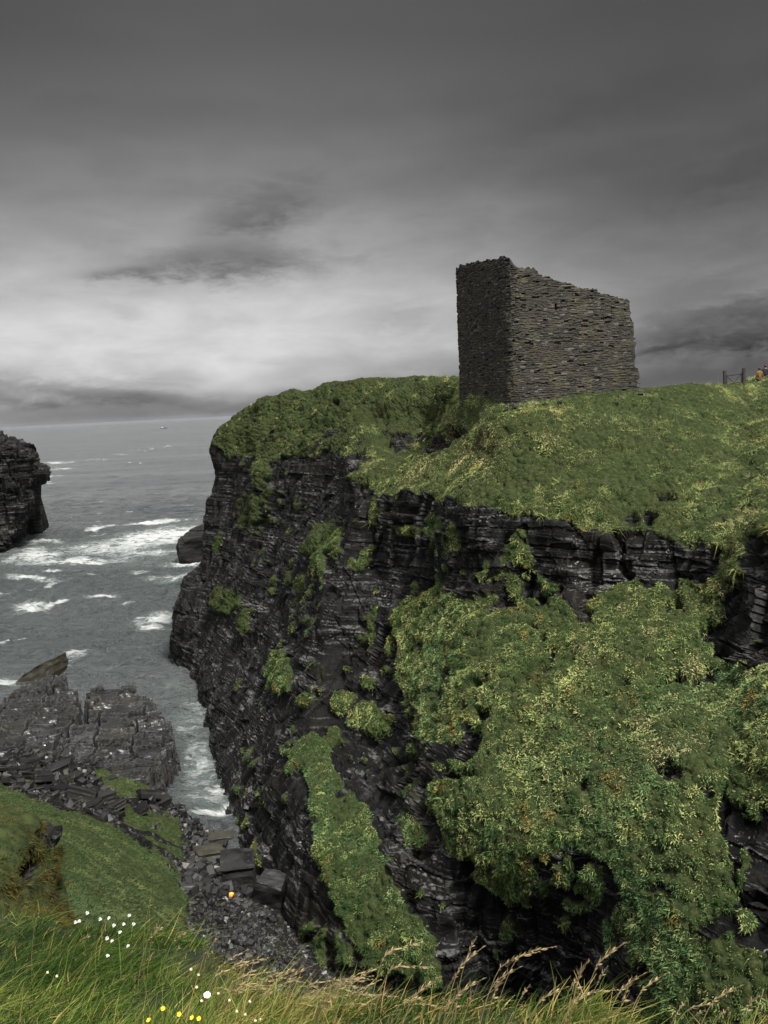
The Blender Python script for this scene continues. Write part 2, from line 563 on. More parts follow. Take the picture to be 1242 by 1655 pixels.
def tufts(S, Nn, g, per_m2, name, length=(0.22, 0.5), width=0.05, dryf=None, cool=0.0, seed=0, margin=260, blades_per=7, thr=0.5, up=0.45, leafyf=None, dens=None):
    """scatter drooping tufts over the grassy quads of a grid surface"""
    a, b, c = S[:-1, :-1], S[1:, :-1], S[:-1, 1:]
    area = np.linalg.norm(np.cross(b - a, c - a), axis=-1)
    gm = g[:-1, :-1]
    px, py, dd = proj(a)
    face = np.einsum('ijk,ijk->ij', Nn[:-1, :-1], (CAM - a) / np.linalg.norm(CAM - a, axis=-1, keepdims=True))
    vis = (px > -margin) & (px < W0 + margin) & (py > -200) & (py < H0 + margin) & (face > -0.25) & (dd > 1)
    ex = area * per_m2 * np.clip((gm - thr + 0.12) / 0.5, 0, 1) ** 1.5 * vis * np.clip(np.where(dd < 45, 1.15, 52 / np.maximum(dd, 1)), 0.4, 1.2)
    if dens is not None: ex = ex * (0.22 + 1.25 * dens[:-1, :-1])
    cnt = rng.poisson(ex)
    I, J = np.nonzero(cnt)
    rep = np.repeat(np.arange(len(I)), cnt[I, J])
    I, J = I[rep], J[rep]
    u, v = rng.random((2, len(I)))
    p = S[I, J] * ((1 - u) * (1 - v))[:, None] + S[I + 1, J] * (u * (1 - v))[:, None] + S[I, J + 1] * ((1 - u) * v)[:, None] + S[I + 1, J + 1] * (u * v)[:, None]
    nn = Nn[I, J]
    dry = dryf(p) if dryf is not None else 0.0
    col = slope_col(p, seed, dry, cool)
    size = (0.7 + 0.6 * rng.random(len(p))) * (1 + 0.35 * vn(p / 0.8, 33 + seed))
    k = blades_per
    P2 = np.repeat(p, k, 0); N2 = np.repeat(nn, k, 0); C2 = np.repeat(col, k, 0) * (0.88 + 0.24 * rng.random(len(p) * k))[:, None]
    s2 = np.repeat(size, k)
    d = N2 * 0.55 + np.array((0, 0, up * 0.6)) + rng.normal(size=P2.shape) * 0.62
    d /= np.linalg.norm(d, axis=1, keepdims=True)
    L = s2 * rng.uniform(length[0], length[1], len(P2))
    bend = rng.normal(size=P2.shape) * 0.25 * L[:, None] + np.array((0, 0, -0.45)) * L[:, None]
    print('tufts', name, len(p))
    leafy = np.clip(0.5 + 1.6 * fbm(P2 / 1.4, 2, 55 + seed) + (0.35 if leafyf is None else leafyf(P2)), 0, 1)
    W_ = width * (0.45 + 0.65 * leafy) * (0.7 + 0.6 * rng.random(len(P2)))
    return blades(name, P2 - N2 * 0.05, d, L * (0.85 + 0.25 * leafy), W_, bend, C2, M_GRASS, 2, N2 + np.array((0.1, -0.25, 0.45)))


# ------------------------------------------------------------------ the main cliff with the promontory
def colpts(lst):
    o = []
    for px, py, d in lst:
        if isinstance(d, tuple): o.append(P(px, py, z=d[1]))
        else: o.append(P(px, py, float(d)))
    return np.array(o)


Z = lambda v: ('z', v)
CL = [
 [(352, 700, 107), (346, 706, 106.5), (343, 714, 106), (339, 728, 105.5), (346, 770, 105.5), (335, 810, 105.5), (328, 860, 105), (324, 905, 104.5), (292, 945, 104), (281, 1005, 103.5), (279, 1060, Z(0))],
 [(400, 665, 106), (392, 685, 104), (385, 705, 103), (378, 742, 102), (374, 790, 101.5), (368, 840, 101), (360, 890, 100), (349, 940, 99), (336, 1000, 97), (322, 1060, 95), (312, 1110, Z(0))],
 [(455, 645, 103), (445, 670, 100), (435, 700, 98), (425, 748, 96), (420, 800, 95), (412, 850, 94), (400, 910, 92), (385, 980, 89), (368, 1050, 86), (350, 1130, 81), (337, 1190, Z(0))],
 [(520, 628, 100), (508, 655, 96), (498, 690, 93), (485, 745, 91), (478, 800, 89.5), (470, 850, 88), (455, 920, 85), (435, 1000, 81), (410, 1090, 77), (385, 1190, 71), (359, 1290, Z(0))],
 [(590, 617, 95), (580, 650, 90), (570, 690, 86), (553, 742, 83), (545, 790, 81), (530, 840, 78), (500, 890, 75.5), (475, 1000, 72), (450, 1120, 66), (420, 1260, 59.5), (392, 1375, Z(0.4))],
 [(650, 614, 90), (632, 722, 80), (606, 746, 72), (567, 771, 69), (573, 820, 67), (568, 870, 66), (540, 930, 65), (518, 1020, 63), (492, 1140, 59), (460, 1290, 53), (432, 1435, Z(1))],
 [(700, 614, 85), (696, 712, 77), (668, 738, 68), (620, 800, 65), (625, 860, 64), (622, 915, 63.5), (600, 990, 62), (580, 1080, 59.5), (550, 1200, 55), (512, 1370, 47), (483, 1505, Z(1.5))],
 [(745, 618, 82), (751, 640, 66), (744, 695, 63.5), (688, 800, 60), (688, 860, 59), (683, 950, 58), (665, 1030, 56), (645, 1120, 54), (625, 1250, 50), (590, 1420, 43.5), (552, 1570, Z(2))],
 [(830, 640, 66), (828, 669, 56.3), (797, 755, 54), (772, 825, 52.5), (772, 880, 52), (766, 958, 51), (757, 1050, 47.5), (748, 1150, 44.5), (740, 1280, 41.2), (722, 1440, 40.5), (702, 1610, Z(2.5))],
 [(930, 636, 64), (925, 658, 56.2), (895, 755, 52), (872, 842, 49.5), (870, 900, 49), (862, 978, 48), (860, 1060, 44.5), (856, 1180, 40.8), (852, 1350, 37.4), (850, 1480, 38.2), (850, 1650, 40)],
 [(1040, 634, 61), (1034, 654, 57), (1005, 770, 50.5), (982, 862, 47), (978, 905, 46.5), (972, 955, 46), (970, 1060, 42), (970, 1190, 38), (970, 1340, 35.2), (965, 1500, 34.8), (960, 1680, 35.2)],
 [(1110, 626, 61), (1108, 670, 56), (1102, 780, 49), (1100, 870, 45), (1105, 905, 44.5), (1110, 940, 44), (1100, 1060, 40), (1100, 1190, 36), (1100, 1340, 32.5), (1100, 1500, 30.8), (1100, 1700, 29.5)],
 [(1190, 626, 68), (1195, 690, 57), (1200, 780, 48), (1190, 868, 42), (1185, 955, 40.8), (1170, 1040, 39.8), (1180, 1085, 38.5), (1190, 1200, 34.5), (1190, 1340, 31.8), (1190, 1500, 29.3), (1190, 1720, 28)],
 [(1260, 612, 69), (1262, 690, 55), (1265, 780, 45), (1265, 845, 39.5), (1260, 930, 37.5), (1255, 1040, 36.6), (1260, 1090, 35.6), (1260, 1200, 32.5), (1260, 1340, 30.5), (1260, 1500, 28.6), (1260, 1730, 27)],
 [(1450, 602, 70), (1450, 690, 52), (1450, 780, 41), (1450, 840, 36), (1450, 920, 34), (1450, 1030, 33), (1450, 1090, 32), (1450, 1200, 29), (1450, 1340, 27), (1450, 1500, 25), (1450, 1760, 23.5)],
 [(1900, 598, 70), (1900, 690, 48), (1900, 780, 37), (1900, 840, 32), (1900, 920, 30), (1900, 1030, 29), (1900, 1090, 28), (1900, 1200, 25), (1900, 1340, 23), (1900, 1500, 21), (1900, 1800, 19)],
]
ctl = np.array([colpts(c) for c in CL])
# hidden back of the land: plateau, far edge, foot in the sea behind
back_off = [((9, 12, -3.2), (12, 18, -9), (14, 20, -32))] * 5 + [((8, 16, -2.5), (14, 24, -8), (16, 27, -32))] * 3 + \
           [((4, 18, -1.5), (8, 34, -6), (9, 38, -32))] * 3 + [((3, 25, -2.0), (6, 60, -6), (7, 66, -34))] * 5
bk = []
for c, offs in zip(ctl, back_off):
    bk.append([c[0] + np.array(o) for o in offs[::-1]])
bk = np.array(bk)
foot = ctl[:, -1:, :].copy(); foot[..., 2] = -4.0; foot[:, 0, 1] -= 0.6
ctl = np.concatenate([bk, ctl, foot], 1)
# the hidden seaward side behind the tip
s1 = ctl[0] + np.array((4.0, 7.0, -0.6)); s2 = ctl[0] + np.array((13, 14, -1.5)); s1[:3] = ctl[0][:3] + np.array((1, 1, -.5)); s2[:3] = ctl[0][:3] + np.array((3, 0, -1))
ctl = np.concatenate([s2[None], s1[None], ctl])
ncol = [10, 24] + [26, 34, 40, 46, 46, 44, 46, 60, 62, 64, 50, 50, 40, 40, 20]
nrow = [4, 6, 8] + [50, 60, 56, 46, 50, 50, 54, 60, 70, 70, 60] + [6]
S = net(ctl, ncol, nrow)
print('cliff grid', S.shape)
Nn = grid_normals(S)
if np.mean(np.einsum('ijk,ijk->ij', Nn[40:, 120:500], CAM - S[40:, 120:500])) < 0: Nn = -Nn
Nn = blur(Nn, 6); Nn /= np.linalg.norm(Nn, axis=-1, keepdims=True)
qx, qy, qd = proj(S)

GP = [  # outlines of the grassy ground, as seen from the camera; used to seed where the turf grows
 [(330, 712), (345, 690), (400, 640), (500, 600), (750, 590), (760, 640), (850, 620), (800, 662), (780, 690), (735, 708), (712, 716), (680, 712), (660, 726), (640, 742), (604, 747), (590, 738), (532, 732), (505, 746), (480, 737), (440, 748), (400, 737), (372, 742), (348, 724)],
 [(560, 771), (600, 748), (650, 742), (690, 733), (780, 680), (850, 600), (1300, 560), (1300, 862), (1232, 868), (1185, 890), (1150, 885), (1105, 876), (1050, 858), (1000, 872), (960, 862), (930, 838), (880, 846), (830, 836), (780, 826), (740, 812), (700, 802), (660, 792), (640, 806), (610, 802), (590, 782)],
 [(640, 985), (690, 958), (722, 946), (750, 970), (780, 985), (850, 992), (880, 975), (905, 962), (935, 1002), (955, 985), (1000, 947), (1060, 952), (1140, 940), (1155, 1000), (1112, 1030), (1150, 1072), (1242, 1082), (1300, 1090), (1300, 1310), (1195, 1312), (1175, 1250), (1160, 1300), (1165, 1385), (1185, 1440), (1200, 1520), (1300, 1560), (1300, 1760), (1060, 1760), (1050, 1580), (1015, 1500), (1010, 1425), (965, 1385), (905, 1368), (870, 1380), (866, 1440), (835, 1462), (785, 1432), (742, 1392), (705, 1310), (690, 1255), (742, 1262), (775, 1250), (690, 1225), (662, 1150), (645, 1085), (655, 1040), (625, 1012)],
 [(488, 1190), (530, 1188), (545, 1240), (580, 1290), (612, 1340), (655, 1440), (725, 1560), (700, 1610), (620, 1575), (570, 1500), (520, 1400), (504, 1300), (462, 1210)],
 [(508, 848), (545, 838), (557, 860), (550, 890), (520, 897), (483, 892)],
 [(575, 1140), (600, 1165), (640, 1150), (625, 1185), (600, 1200), (560, 1160)],
]
GB = [(368, 972, 24, 20), (398, 1005, 10, 22), (456, 1088, 20, 36), (490, 1130, 15, 15), (553, 1125, 18, 17), (480, 942, 12, 14), (405, 822, 18, 26),
      (660, 856, 22, 10), (700, 850, 16, 18), (735, 872, 14, 26), (845, 900, 10, 40), (832, 952, 14, 18), (600, 1100, 12, 12), (520, 920, 10, 22), (600, 1160, 34, 20), (1185, 905, 26, 30), (1160, 960, 16, 40),
      (1195, 1400, 8, 40), (880, 1430, 8, 14), (540, 1185, 12, 16), (425, 760, 10, 30), (612, 830, 12, 22), (355, 880, 8, 18), (930, 1450, 14, 10), (915, 1405, 16, 26), (965, 1425, 22, 28), (995, 1510, 14, 36), (900, 1490, 8, 22), (830, 1500, 10, 12), (1225, 1480, 20, 16)]
BARE = [(1040, 845, 30, 8), (760, 1195, 26, 22), (790, 1160, 14, 12), (735, 1215, 40, 12), (690, 715, 46, 12), (738, 697, 26, 8), (652, 728, 26, 8), (675, 1140, 12, 22), (1078, 812, 22, 7), (945, 1000, 14, 12), (1085, 1255, 14, 18)]
w8 = fbm(S / 1.7, 4, 3); w9 = fbm(S / 1.7 + 40, 4, 4); wl = vn(S / 0.45, 8)
sc = 60.0 / np.maximum(qd, 8)
wx = qx + (w8 * 15 + wl * 5) * sc; wy = qy + (w9 * 13 + vn(S / 0.5 + 9, 9) * 5) * sc
g = np.zeros(S.shape[:2])
for pl in GP: g = np.maximum(g, inpoly(wx, wy, pl))
for (cx, cy, rx, ry) in GB:
    q = ((wx - cx) / rx) ** 2 + ((wy - cy) / ry) ** 2
    g = np.maximum(g, q < 1.0 + w8 * 0.8)
for (cx, cy, rx, ry) in BARE:
    g = np.where(((wx - cx) / rx) ** 2 + ((wy - cy) / ry) ** 2 < 1 + w8 * 0.9, 0, g)
clump_n = fbm(S / 0.95, 3, 47); patch_n = fbm(S / 6.0, 3, 48)
g = np.maximum(g, ((clump_n + patch_n * 0.5 > 0.40) & (qx > 380)) * 1.0)
g[:, :3] = 0
hole = fbm(S / 1.5, 4, 49) - 0.10 * (qd > 71) * -1.0
g = np.where((hole > 0.47) & ((qy > 900) | (qd > 71)) & (qy > 630), 0, g)
g[:, 14:50] = np.maximum(g[:, 14:50], 1.0)         # the hidden plateau is turf too
gs = blur(g.astype(float), 3)

# rock relief: joints and beds, metres
def rock_relief(S, k=1.0):
    r = (blocks(S, 3.2, 3.0, 0.5, 1) - 0.5) * 0.95 + (blocks(S, 1.3, 1.6, 0.9, 2) - 0.5) * 0.34 + (blocks(S, 1.6, 0.6, 0.3, 3) - 0.5) * 0.12
    W = S.copy(); W[..., 2] += vn(S / 22.0, 13) * 1.6
    for lh, am, sd in ((1.5, 0.34, 11), (0.62, 0.20, 12), (0.30, 0.09, 14)):
        kb = np.floor(W[..., 2] / lh).astype(np.int64); r += (h3(kb, kb * 0, kb * 0, sd) - 0.5) * am
    cr = fbm(S * np.array((0.45, 0.45, 0.10)), 3, 21)          # upright clefts
    r -= np.clip(0.16 - np.abs(cr), 0, 1) * 4.5
    r += fbm(S / 5.0, 4, 25) * 1.3
    return r * k


nearfade = np.where(qx < 560, 0.42, 0.42 + 0.5 * sstep(560, 660, qx)) * np.where(qy > 1150, 0.75, 1.0)
nearfade = blur(nearfade, 12)
rock = rock_relief(S) * nearfade
sil = np.ones(S.shape[:2]); sil[:, -7:] = 0.3
hum = (fbm(S / 2.6, 4, 31) * 0.26 + np.abs(vn(S / 0.9, 35)) * 0.12)
turf = 0.10 + 1.25 * hum * np.where((qy < 660) & (qx > 740), 0.3, 1.0)
lump = np.zeros(S.shape[:2])
mg = gs > 0.05
for sz, hh, sd in ((0.46, 0.25, 41), (0.25, 0.10, 42)):
    w_, _ = worley(S[mg] / sz, sd)
    lump[mg] += hh * np.sqrt(np.clip(1 - (w_ / 0.72) ** 2, 0, 1))
turf = turf + np.where(qd > 70, 1, 0) * blur(fbm(S * np.array((1, 1, 0.45)) / 1.9, 4, 37) * 0.75, 1) * sstep(612, 640, qy)
lumpn = np.clip(lump / 0.27, 0, 1)
upper = blur(np.where((S[..., 2] > 20) & (qd < 71), 1.0, 0.0), 6)
turf = turf * (1 - 0.1 * upper) + lump * (0.75 - 0.15 * upper) + upper * fbm(S / 3.4, 3, 38) * 0.5 * sstep(655, 700, qy)
disp = rock * (1 - gs) * sil + turf * gs
# drip of turf over the rim
S2 = S + Nn * disp[..., None]
eg = np.abs(disp - blur(disp, 2)); eg = np.clip((disp - blur(disp, 3)) * 5, 0, 1) * (1 - gs)
N2 = grid_normals(S2)
if np.mean(np.einsum('ijk,ijk->ij', N2[40:, 120:500], CAM - S[40:, 120:500])) < 0: N2 = -N2
flipq = np.mean(np.einsum('ijk,ijk->ij', grid_normals(S2)[40:, 120:500], CAM - S[40:, 120:500])) < 0
n_, m_ = S.shape[:2]
cliff = mesh_np('cliff', S2, grid_faces(n_, m_, flipq), M_CLIFF, attrs={'grass': gs.ravel(), 'edge': eg.ravel()})
tag(cliff, kind='structure')


def dry_main(p):
    x, y, _ = proj(p)
    d = np.exp(-(((x - 720) / 110) ** 2 + ((y - 730) / 60) ** 2)) * 1.4 + np.exp(-(((x - 860) / 140) ** 2 + ((y - 700) / 60) ** 2)) * 1.0
    d += np.exp(-(((x - 1180) / 60) ** 2 + ((y - 930) / 60) ** 2)) * 0.7
    d += np.exp(-(((x - 1000) / 220) ** 2 + ((y - 1150) / 120) ** 2)) * 0.28
    d -= (p[:, 1] > 71) * 0.55  # deeper green on the far mound, part of its painted shade
    d -= sstep(1300, 1500, y) * 0.5 + (x < 560) * 0.35 + (x > 480) * (x < 730) * (y > 1180) * 0.3
    return d


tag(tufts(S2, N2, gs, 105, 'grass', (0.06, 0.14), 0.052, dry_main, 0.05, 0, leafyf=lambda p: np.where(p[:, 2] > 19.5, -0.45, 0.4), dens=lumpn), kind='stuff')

drift = gs * sstep(0.10, 0.32, fbm(S / 2.3, 3, 58)) * (S[..., 2] < 20.5)
tag(tufts(S2, N2, drift, 11, 'undergrowth', (0.11, 0.22), 0.062, lambda p: -0.35 + 0.5 * (fbm(p / 1.5, 2, 59) > 0.25), 0.25, 2, blades_per=9, up=0.9), kind='stuff')
wisp = gs * sstep(0.05, 0.3, fbm(S / 1.6, 3, 57)) * (S[..., 2] > 19.5)
tag(tufts(S2, N2, wisp, 16, 'grass', (0.22, 0.45), 0.022, lambda p: 0.35 + 0 * p[:, 0], -0.3, 3, blades_per=9, up=1.0), kind='stuff')

# ------------------------------------------------------------------ the far headland on the left edge
FL = [
 [(-700, 640, 190), (-700, 660, 180), (-700, 690, 178), (-700, 720, 176), (-700, 760, 175), (-700, 800, 174), (-700, 840, 172), (-700, 900, 168), (-700, 960, Z(0))],
 [(-220, 672, 206), (-220, 680, 196), (-220, 700, 194), (-220, 730, 192), (-220, 760, 190), (-220, 800, 189), (-220, 840, 187), (-220, 880, 184), (-220, 925, Z(0))],
 [(-60, 690, 207), (-60, 700, 200), (-60, 715, 199), (-60, 740, 198), (-60, 765, 197), (-60, 800, 196), (-60, 840, 195), (-60, 875, 194), (-60, 905, Z(0))],
 [(0, 705, 208), (0, 712, 202), (5, 725, 201), (12, 745, 200), (18, 770, 200), (12, 800, 200), (4, 835, 200), (-5, 868, 199), (-12, 898, Z(0))],
 [(28, 719, 209), (32, 724, 204), (40, 734, 203), (50, 752, 203), (52, 775, 203), (42, 795, 203), (36, 830, 203), (20, 862, 202), (6, 889, Z(0))],
 [(33, 720, 211), (48, 736, 210), (55, 750, 210), (75, 757, 210), (74, 776, 210), (56, 784, 210), (53, 825, 210), (38, 850, 209), (26, 872, Z(0))],
]
fc = np.array([colpts(c) for c in FL])
ft = fc[:, -1:, :].copy(); ft[..., 2] = -4
b1 = fc[:, :1] + np.array((-3, 14, -3.0)); b2 = fc[:, :1] + np.array((-6, 22, -30.0))
fc = np.concatenate([b2, b1, fc, ft], 1)
e1 = fc[-1] + np.array((-3, 9, -0.5)); e2 = fc[-1] + np.array((-12, 18, -1))
fc = np.concatenate([fc, e1[None], e2[None]])
FS = net(fc, [30, 40, 40, 46, 34, 14, 10], [3, 6, 26, 26, 26, 28, 28, 28, 28, 28, 4])
FN = grid_normals(FS)
if np.mean(np.einsum('ijk,ijk->ij', FN[30:190, 15:-6], CAM - FS[30:190, 15:-6])) < 0: FN = -FN
FN = blur(FN, 4); FN /= np.linalg.norm(FN, axis=-1, keepdims=True)
fx, fy, _ = proj(FS)
fg = ((fy + fbm(FS / 3, 3, 5) * 14 < 722 + np.clip(fx, -100, 60) * 0.25)).astype(float)
fg = blur(fg, 2) * 0.0
FS2 = FS + FN * ((rock_relief(FS) * 1.3) * (1 - fg) + fbm(FS / 3, 4, 31) * 0.8 * fg)[..., None]
ed = np.clip(((rock_relief(FS) - blur(rock_relief(FS), 3))) * 3, 0, 1) * (1 - fg)
fl = np.mean(np.einsum('ijk,ijk->ij', grid_normals(FS2)[30:190, 15:-6], CAM - FS[30:190, 15:-6])) < 0
tag(mesh_np('headland', FS2, grid_faces(*FS.shape[:2], fl), M_CLIFF, attrs={'grass': fg.ravel() * 0.9, 'edge': ed.ravel() * 0.5}), kind='structure')

# ------------------------------------------------------------------ sea
def foam_map(p):
    x, y, d = proj(p)
    f = np.zeros(len(p))
    x = x + fbm(p / 7.0, 3, 160) * 26; y = y + fbm(p / 6.0 + 5, 3, 161) * np.clip(900 / np.maximum(d, 20), 2, 14)
    def blob(cx, cy, rx, ry, k, tilt=-0.05):
        nonlocal f
        u = (x - cx); v = (y - cy) - u * tilt
        f = np.maximum(f, k * np.exp(-((u / rx) ** 2 + (v / ry) ** 2)))
    blob(255, 872, 95, 17, 1.0, -0.12); blob(180, 888, 120, 16, 0.62, -0.05); blob(310, 912, 50, 9, 0.9, -0.1)
    blob(110, 912, 110, 6, 0.75, -0.02); blob(50, 900, 45, 16, 0.8); blob(235, 900, 90, 9, 0.6)
    blob(235, 849, 100, 3.0, 0.98, -0.075); blob(150, 858, 18, 3.0, 0.95, -0.1)
    blob(255, 1008, 40, 11, 0.8, -0.08); blob(240, 1022, 26, 5, 0.8)
    blob(50, 984, 36, 7, 0.85, 0.05); blob(95, 980, 20, 4, 0.8, -0.2); blob(155, 971, 24, 4, 0.8, 0.02); blob(210, 983, 16, 3, 0.7)
    blob(130, 1058, 20, 8, 0.7); blob(30, 1042, 26, 4, 0.82, -0.3); blob(60, 938, 50, 6, 0.75, 0.08); blob(85, 952, 18, 4, 0.9, -0.08)
    blob(270, 937, 60, 5, 0.62, -0.1); blob(6, 968, 14, 4, .8)
    blob(95, 748, 26, 2.0, 0.7); blob(100, 758, 20, 2, 0.7); blob(80, 770, 24, 2.6, 0.8); blob(72, 780, 16, 2.4, 0.9)
    blob(170, 743, 30, 1.3, 0.55); blob(250, 724, 60, 1.3, 0.55, -0.17); blob(190, 735, 40, 1.2, 0.4, -0.1); blob(222, 749, 8, 1.2, .8)
    blob(60, 875, 30, 5, 0.85, -0.1)
    # surf round the foot of the cliffs and in the narrow inlet
    blob(330, 1300, 50, 26, 0.62); blob(320, 1240, 50, 60, 0.50); blob(300, 1170, 60, 45, 0.42); blob(345, 1330, 50, 10, 0.9); blob(290, 1120, 40, 20, 0.3)
    blob(5, 1110, 40, 10, 0.7)
    f = np.where(d < 5, 0, f)
    return f


def sea_grid(px0, px1, nx, ys):
    xs = np.linspace(px0, px1, nx)
    # rays from the eye's foot: columns of equal azimuth, rows of equal depression
    az = np.arctan((xs - W0 / 2) / F)
    dist = CAM[2] / np.tan(ys)
    X = np.sin(az)[None] * dist[:, None]; Y = np.cos(az)[None] * dist[:, None]
    return np.stack([X, Y, np.zeros_like(X)], -1)


dep = np.concatenate([np.array([0.0004, 0.0007, 0.0011]), np.arange(0.0016, 0.5, 0.00052)])
SG = sea_grid(-140, 760, 720, dep)
sp = np.abs(np.gradient(SG[..., 1], axis=0))
h = np.zeros(SG.shape[:2])
for lam, amp, th, sd in ((34, .34, 1.45, 1), (19, .26, 1.2, 2), (9, .34, 1.75, 3), (5, .34, 1.3, 4), (2.8, .28, 1.6, 5), (1.5, .18, 1.1, 6)):
    c_, s_ = math.cos(th), math.sin(th)
    q = np.stack([(SG[..., 0] * c_ + SG[..., 1] * s_) / (lam * 0.5), (-SG[..., 0] * s_ + SG[..., 1] * c_) / (lam * 1.3), np.zeros_like(h) + sd], -1)
    n_w = 1 - np.abs(vn(q, 100 + sd)) * 2
    h += amp * n_w * (1 - sstep(0.25, 0.7, sp / lam))
fm = foam_map(SG.reshape(-1, 3)).reshape(h.shape)
h += fm * 0.25 * (vn(SG * 0.9, 140))
caps = np.clip((fbm(np.stack([SG[..., 0] / 9, SG[..., 1] / 3.0, h * 0], -1), 3, 150) - 0.46) * 3, 0, 0.55) * (SG[..., 1] < 330)
fm = np.maximum(fm, caps)
SG[..., 2] = h * 0.85
M_SEA = mat_sea()
sea = mesh_np('sea', SG, grid_faces(*SG.shape[:2]), M_SEA, attrs={'foam': fm.ravel()}, smooth=True)
tag(sea, kind='structure')
gx = np.linspace(-60000, 60000, 40)
BX, BY = np.meshgrid(gx, gx, indexing='ij')
tag(mesh_np('sea', np.stack([BX, BY, BX * 0 - 1.2], -1), grid_faces(40, 40), M_SEA, attrs={'foam': np.zeros(1600)}, smooth=True), kind='structure')

# ------------------------------------------------------------------ ground of the inlet: shingle, rubble and the turf bank on this side
GPT = [(-60, 1200, Z(1.5)), (60, 1200, Z(1.6)), (140, 1215, Z(1.6)), (100, 1250, Z(3.6)), (20, 1240, Z(3.8)), (-60, 1250, Z(5)), (150, 1290, Z(4.6)), (220, 1270, Z(3.0)), (265, 1295, Z(2.2)),
       (20, 1290, Z(6.2)), (-60, 1290, Z(7.5)), (110, 1310, Z(5.8)), (200, 1330, Z(4.6)), (285, 1340, Z(1.6)), (200, 1385, Z(6.6)), (100, 1385, Z(9.6)), (20, 1380, Z(12)), (-80, 1380, Z(13.5)), (150, 1480, Z(12.2)), (50, 1470, Z(14.4)), (250, 1420, Z(6.0)),
       (302, 1455, Z(4.2)), (290, 1510, Z(6.8)), (200, 1530, Z(12.6)), (330, 1328, Z(0.15)), (300, 1318, Z(0.0)), (375, 1345, Z(0.4)), (325, 1380, Z(0.9)), (320, 1430, Z(2.0)), (380, 1430, Z(1.4)), (430, 1470, Z(1.7)), (340, 1500, Z(2.9)), (460, 1550, Z(2.2)), (400, 1560, Z(3.0)),
       (520, 1600, Z(2.5)), (600, 1640, Z(2.8)), (700, 1680, Z(3.0)), (900, 1700, Z(3.2)), (400, 1640, Z(5)), (560, 1720, Z(5)), (330, 1600, Z(9))]
gp = colpts(GPT)
extra = np.array([(-12, 72, -2.6), (-9, 66, -1.6), (-30, 92, -3.5), (-14, 88, -3.5), (-60, 70, 4), (-60, 40, 18), (-40, 30, 20), (-16, 9, 22), (-6, 7, 23), (0, 7, 22), (6, 8, 21), (14, 12, 16), (0, 14, 14), (8, 18, 9), (20, 20, 10), (-20, 15, 20), (-30, 8, 25), (-60, 8, 26), (14, 28, 3.5), (0, 30, 4.5), (-5, 22, 11.5), (-11, 18, 16.5)])
gp = np.concatenate([gp, extra])


def tps(pts, X, Y, smooth=0.02):
    n = len(pts)
    sc_ = 20.0
    p = pts[:, :2] / sc_
    def U(r2): return np.where(r2 > 1e-12, r2 * np.log(r2 + 1e-12), 0)
    K = U(((p[:, None] - p[None]) ** 2).sum(-1)) + np.eye(n) * smooth
    A = np.zeros((n + 3, n + 3)); A[:n, :n] = K; A[:n, n] = 1; A[:n, n + 1:] = p; A[n:, :n] = A[:n, n:].T
    w = np.linalg.solve(A, np.concatenate([pts[:, 2], np.zeros(3)]))
    x = X / sc_; y = Y / sc_
    o = w[n] + w[n + 1] * x + w[n + 2] * y
    for i in range(n): o = o + w[i] * U((x - p[i, 0]) ** 2 + (y - p[i, 1]) ** 2)
    return o


gxs = np.concatenate([np.arange(-60, -34, 0.6), np.arange(-34, 2, 0.14), np.arange(2, 22, 0.5)])
gys = np.concatenate([np.arange(7, 20, 0.4), np.arange(20, 72, 0.14), np.arange(72, 94, 0.6)])
LX, LY = np.meshgrid(gxs, gys, indexing='ij')
LS = np.stack([LX, LY, tps(gp, LX, LY)], -1)
lx, ly, ld = proj(LS)
lw = fbm(LS / 1.6, 4, 201) * 14; lw2 = fbm(LS / 1.6 + 30, 4, 202) * 10
BANK = [(-200, 1262), (20, 1272), (45, 1290), (90, 1308), (130, 1318), (180, 1338), (225, 1362), (262, 1402), (285, 1432), (306, 1462), (300, 1500), (330, 1530), (330, 1700), (-300, 1700)]
BANK2 = [(150, 1248), (185, 1243), (235, 1266), (250, 1285), (225, 1292), (185, 1283), (160, 1268)]
BANK3 = [(180, 1300), (245, 1290), (290, 1320), (297, 1380), (285, 1440), (240, 1370)]
lg = (inpoly(lx + lw, ly + lw2, BANK) | inpoly(lx + lw, ly + lw2, BANK2)).astype(float)
lg3 = inpoly(lx + lw, ly + lw2, BANK3).astype(float)
lg = np.maximum(lg, lg3 * (fbm(LS / 1.2, 3, 207) > -0.05))
lgs = blur(lg, 3)
LN = grid_normals(LS)
LN *= np.sign(LN[..., 2:3])
rr = (blocks(LS + np.array((0, 0, 1)) * vn(LS / 2, 7)[..., None], 0.5, 0.9, 0.4, 210) - 0.5) * 0.5 + fbm(LS / 1.1, 5, 211) * 0.5
ramp_e = sstep(1215, 1250, ly) * sstep(1350, 1300, ly) * (lx < 300)
rr = rr * (0.55 + 0.9 * ramp_e)
LS2 = LS.copy()
LS2[..., 2] += rr * (1 - lgs) + (fbm(LS / 2.4, 4, 212) * 0.35 + 0.1 + np.abs(vn(LS / .8, 213)) * .15) * lgs
LN2 = grid_normals(LS2); LN2 *= np.sign(LN2[..., 2:3])
led = np.clip((rr - blur(rr, 2)) * 4, 0, 1) * (1 - lgs)
nrm_up = np.mean(grid_normals(LS2)[..., 2]) < 0
tag(mesh_np('ground', LS2, grid_faces(*LX.shape, nrm_up), M_CLIFF, attrs={'grass': lgs.ravel(), 'edge': led.ravel() * 0.9}), kind='structure')


def dry_bank(p):
    x, y, _ = proj(p)
    return -0.75 + sstep(1400, 1460, y) * 0.3 + (y < 1300) * (x > 120) * 0.4


tag(tufts(LS2, LN2, lgs, 56, 'grass', (0.09, 0.22), 0.05, dry_bank, 0.1, 5, blades_per=7), kind='stuff')

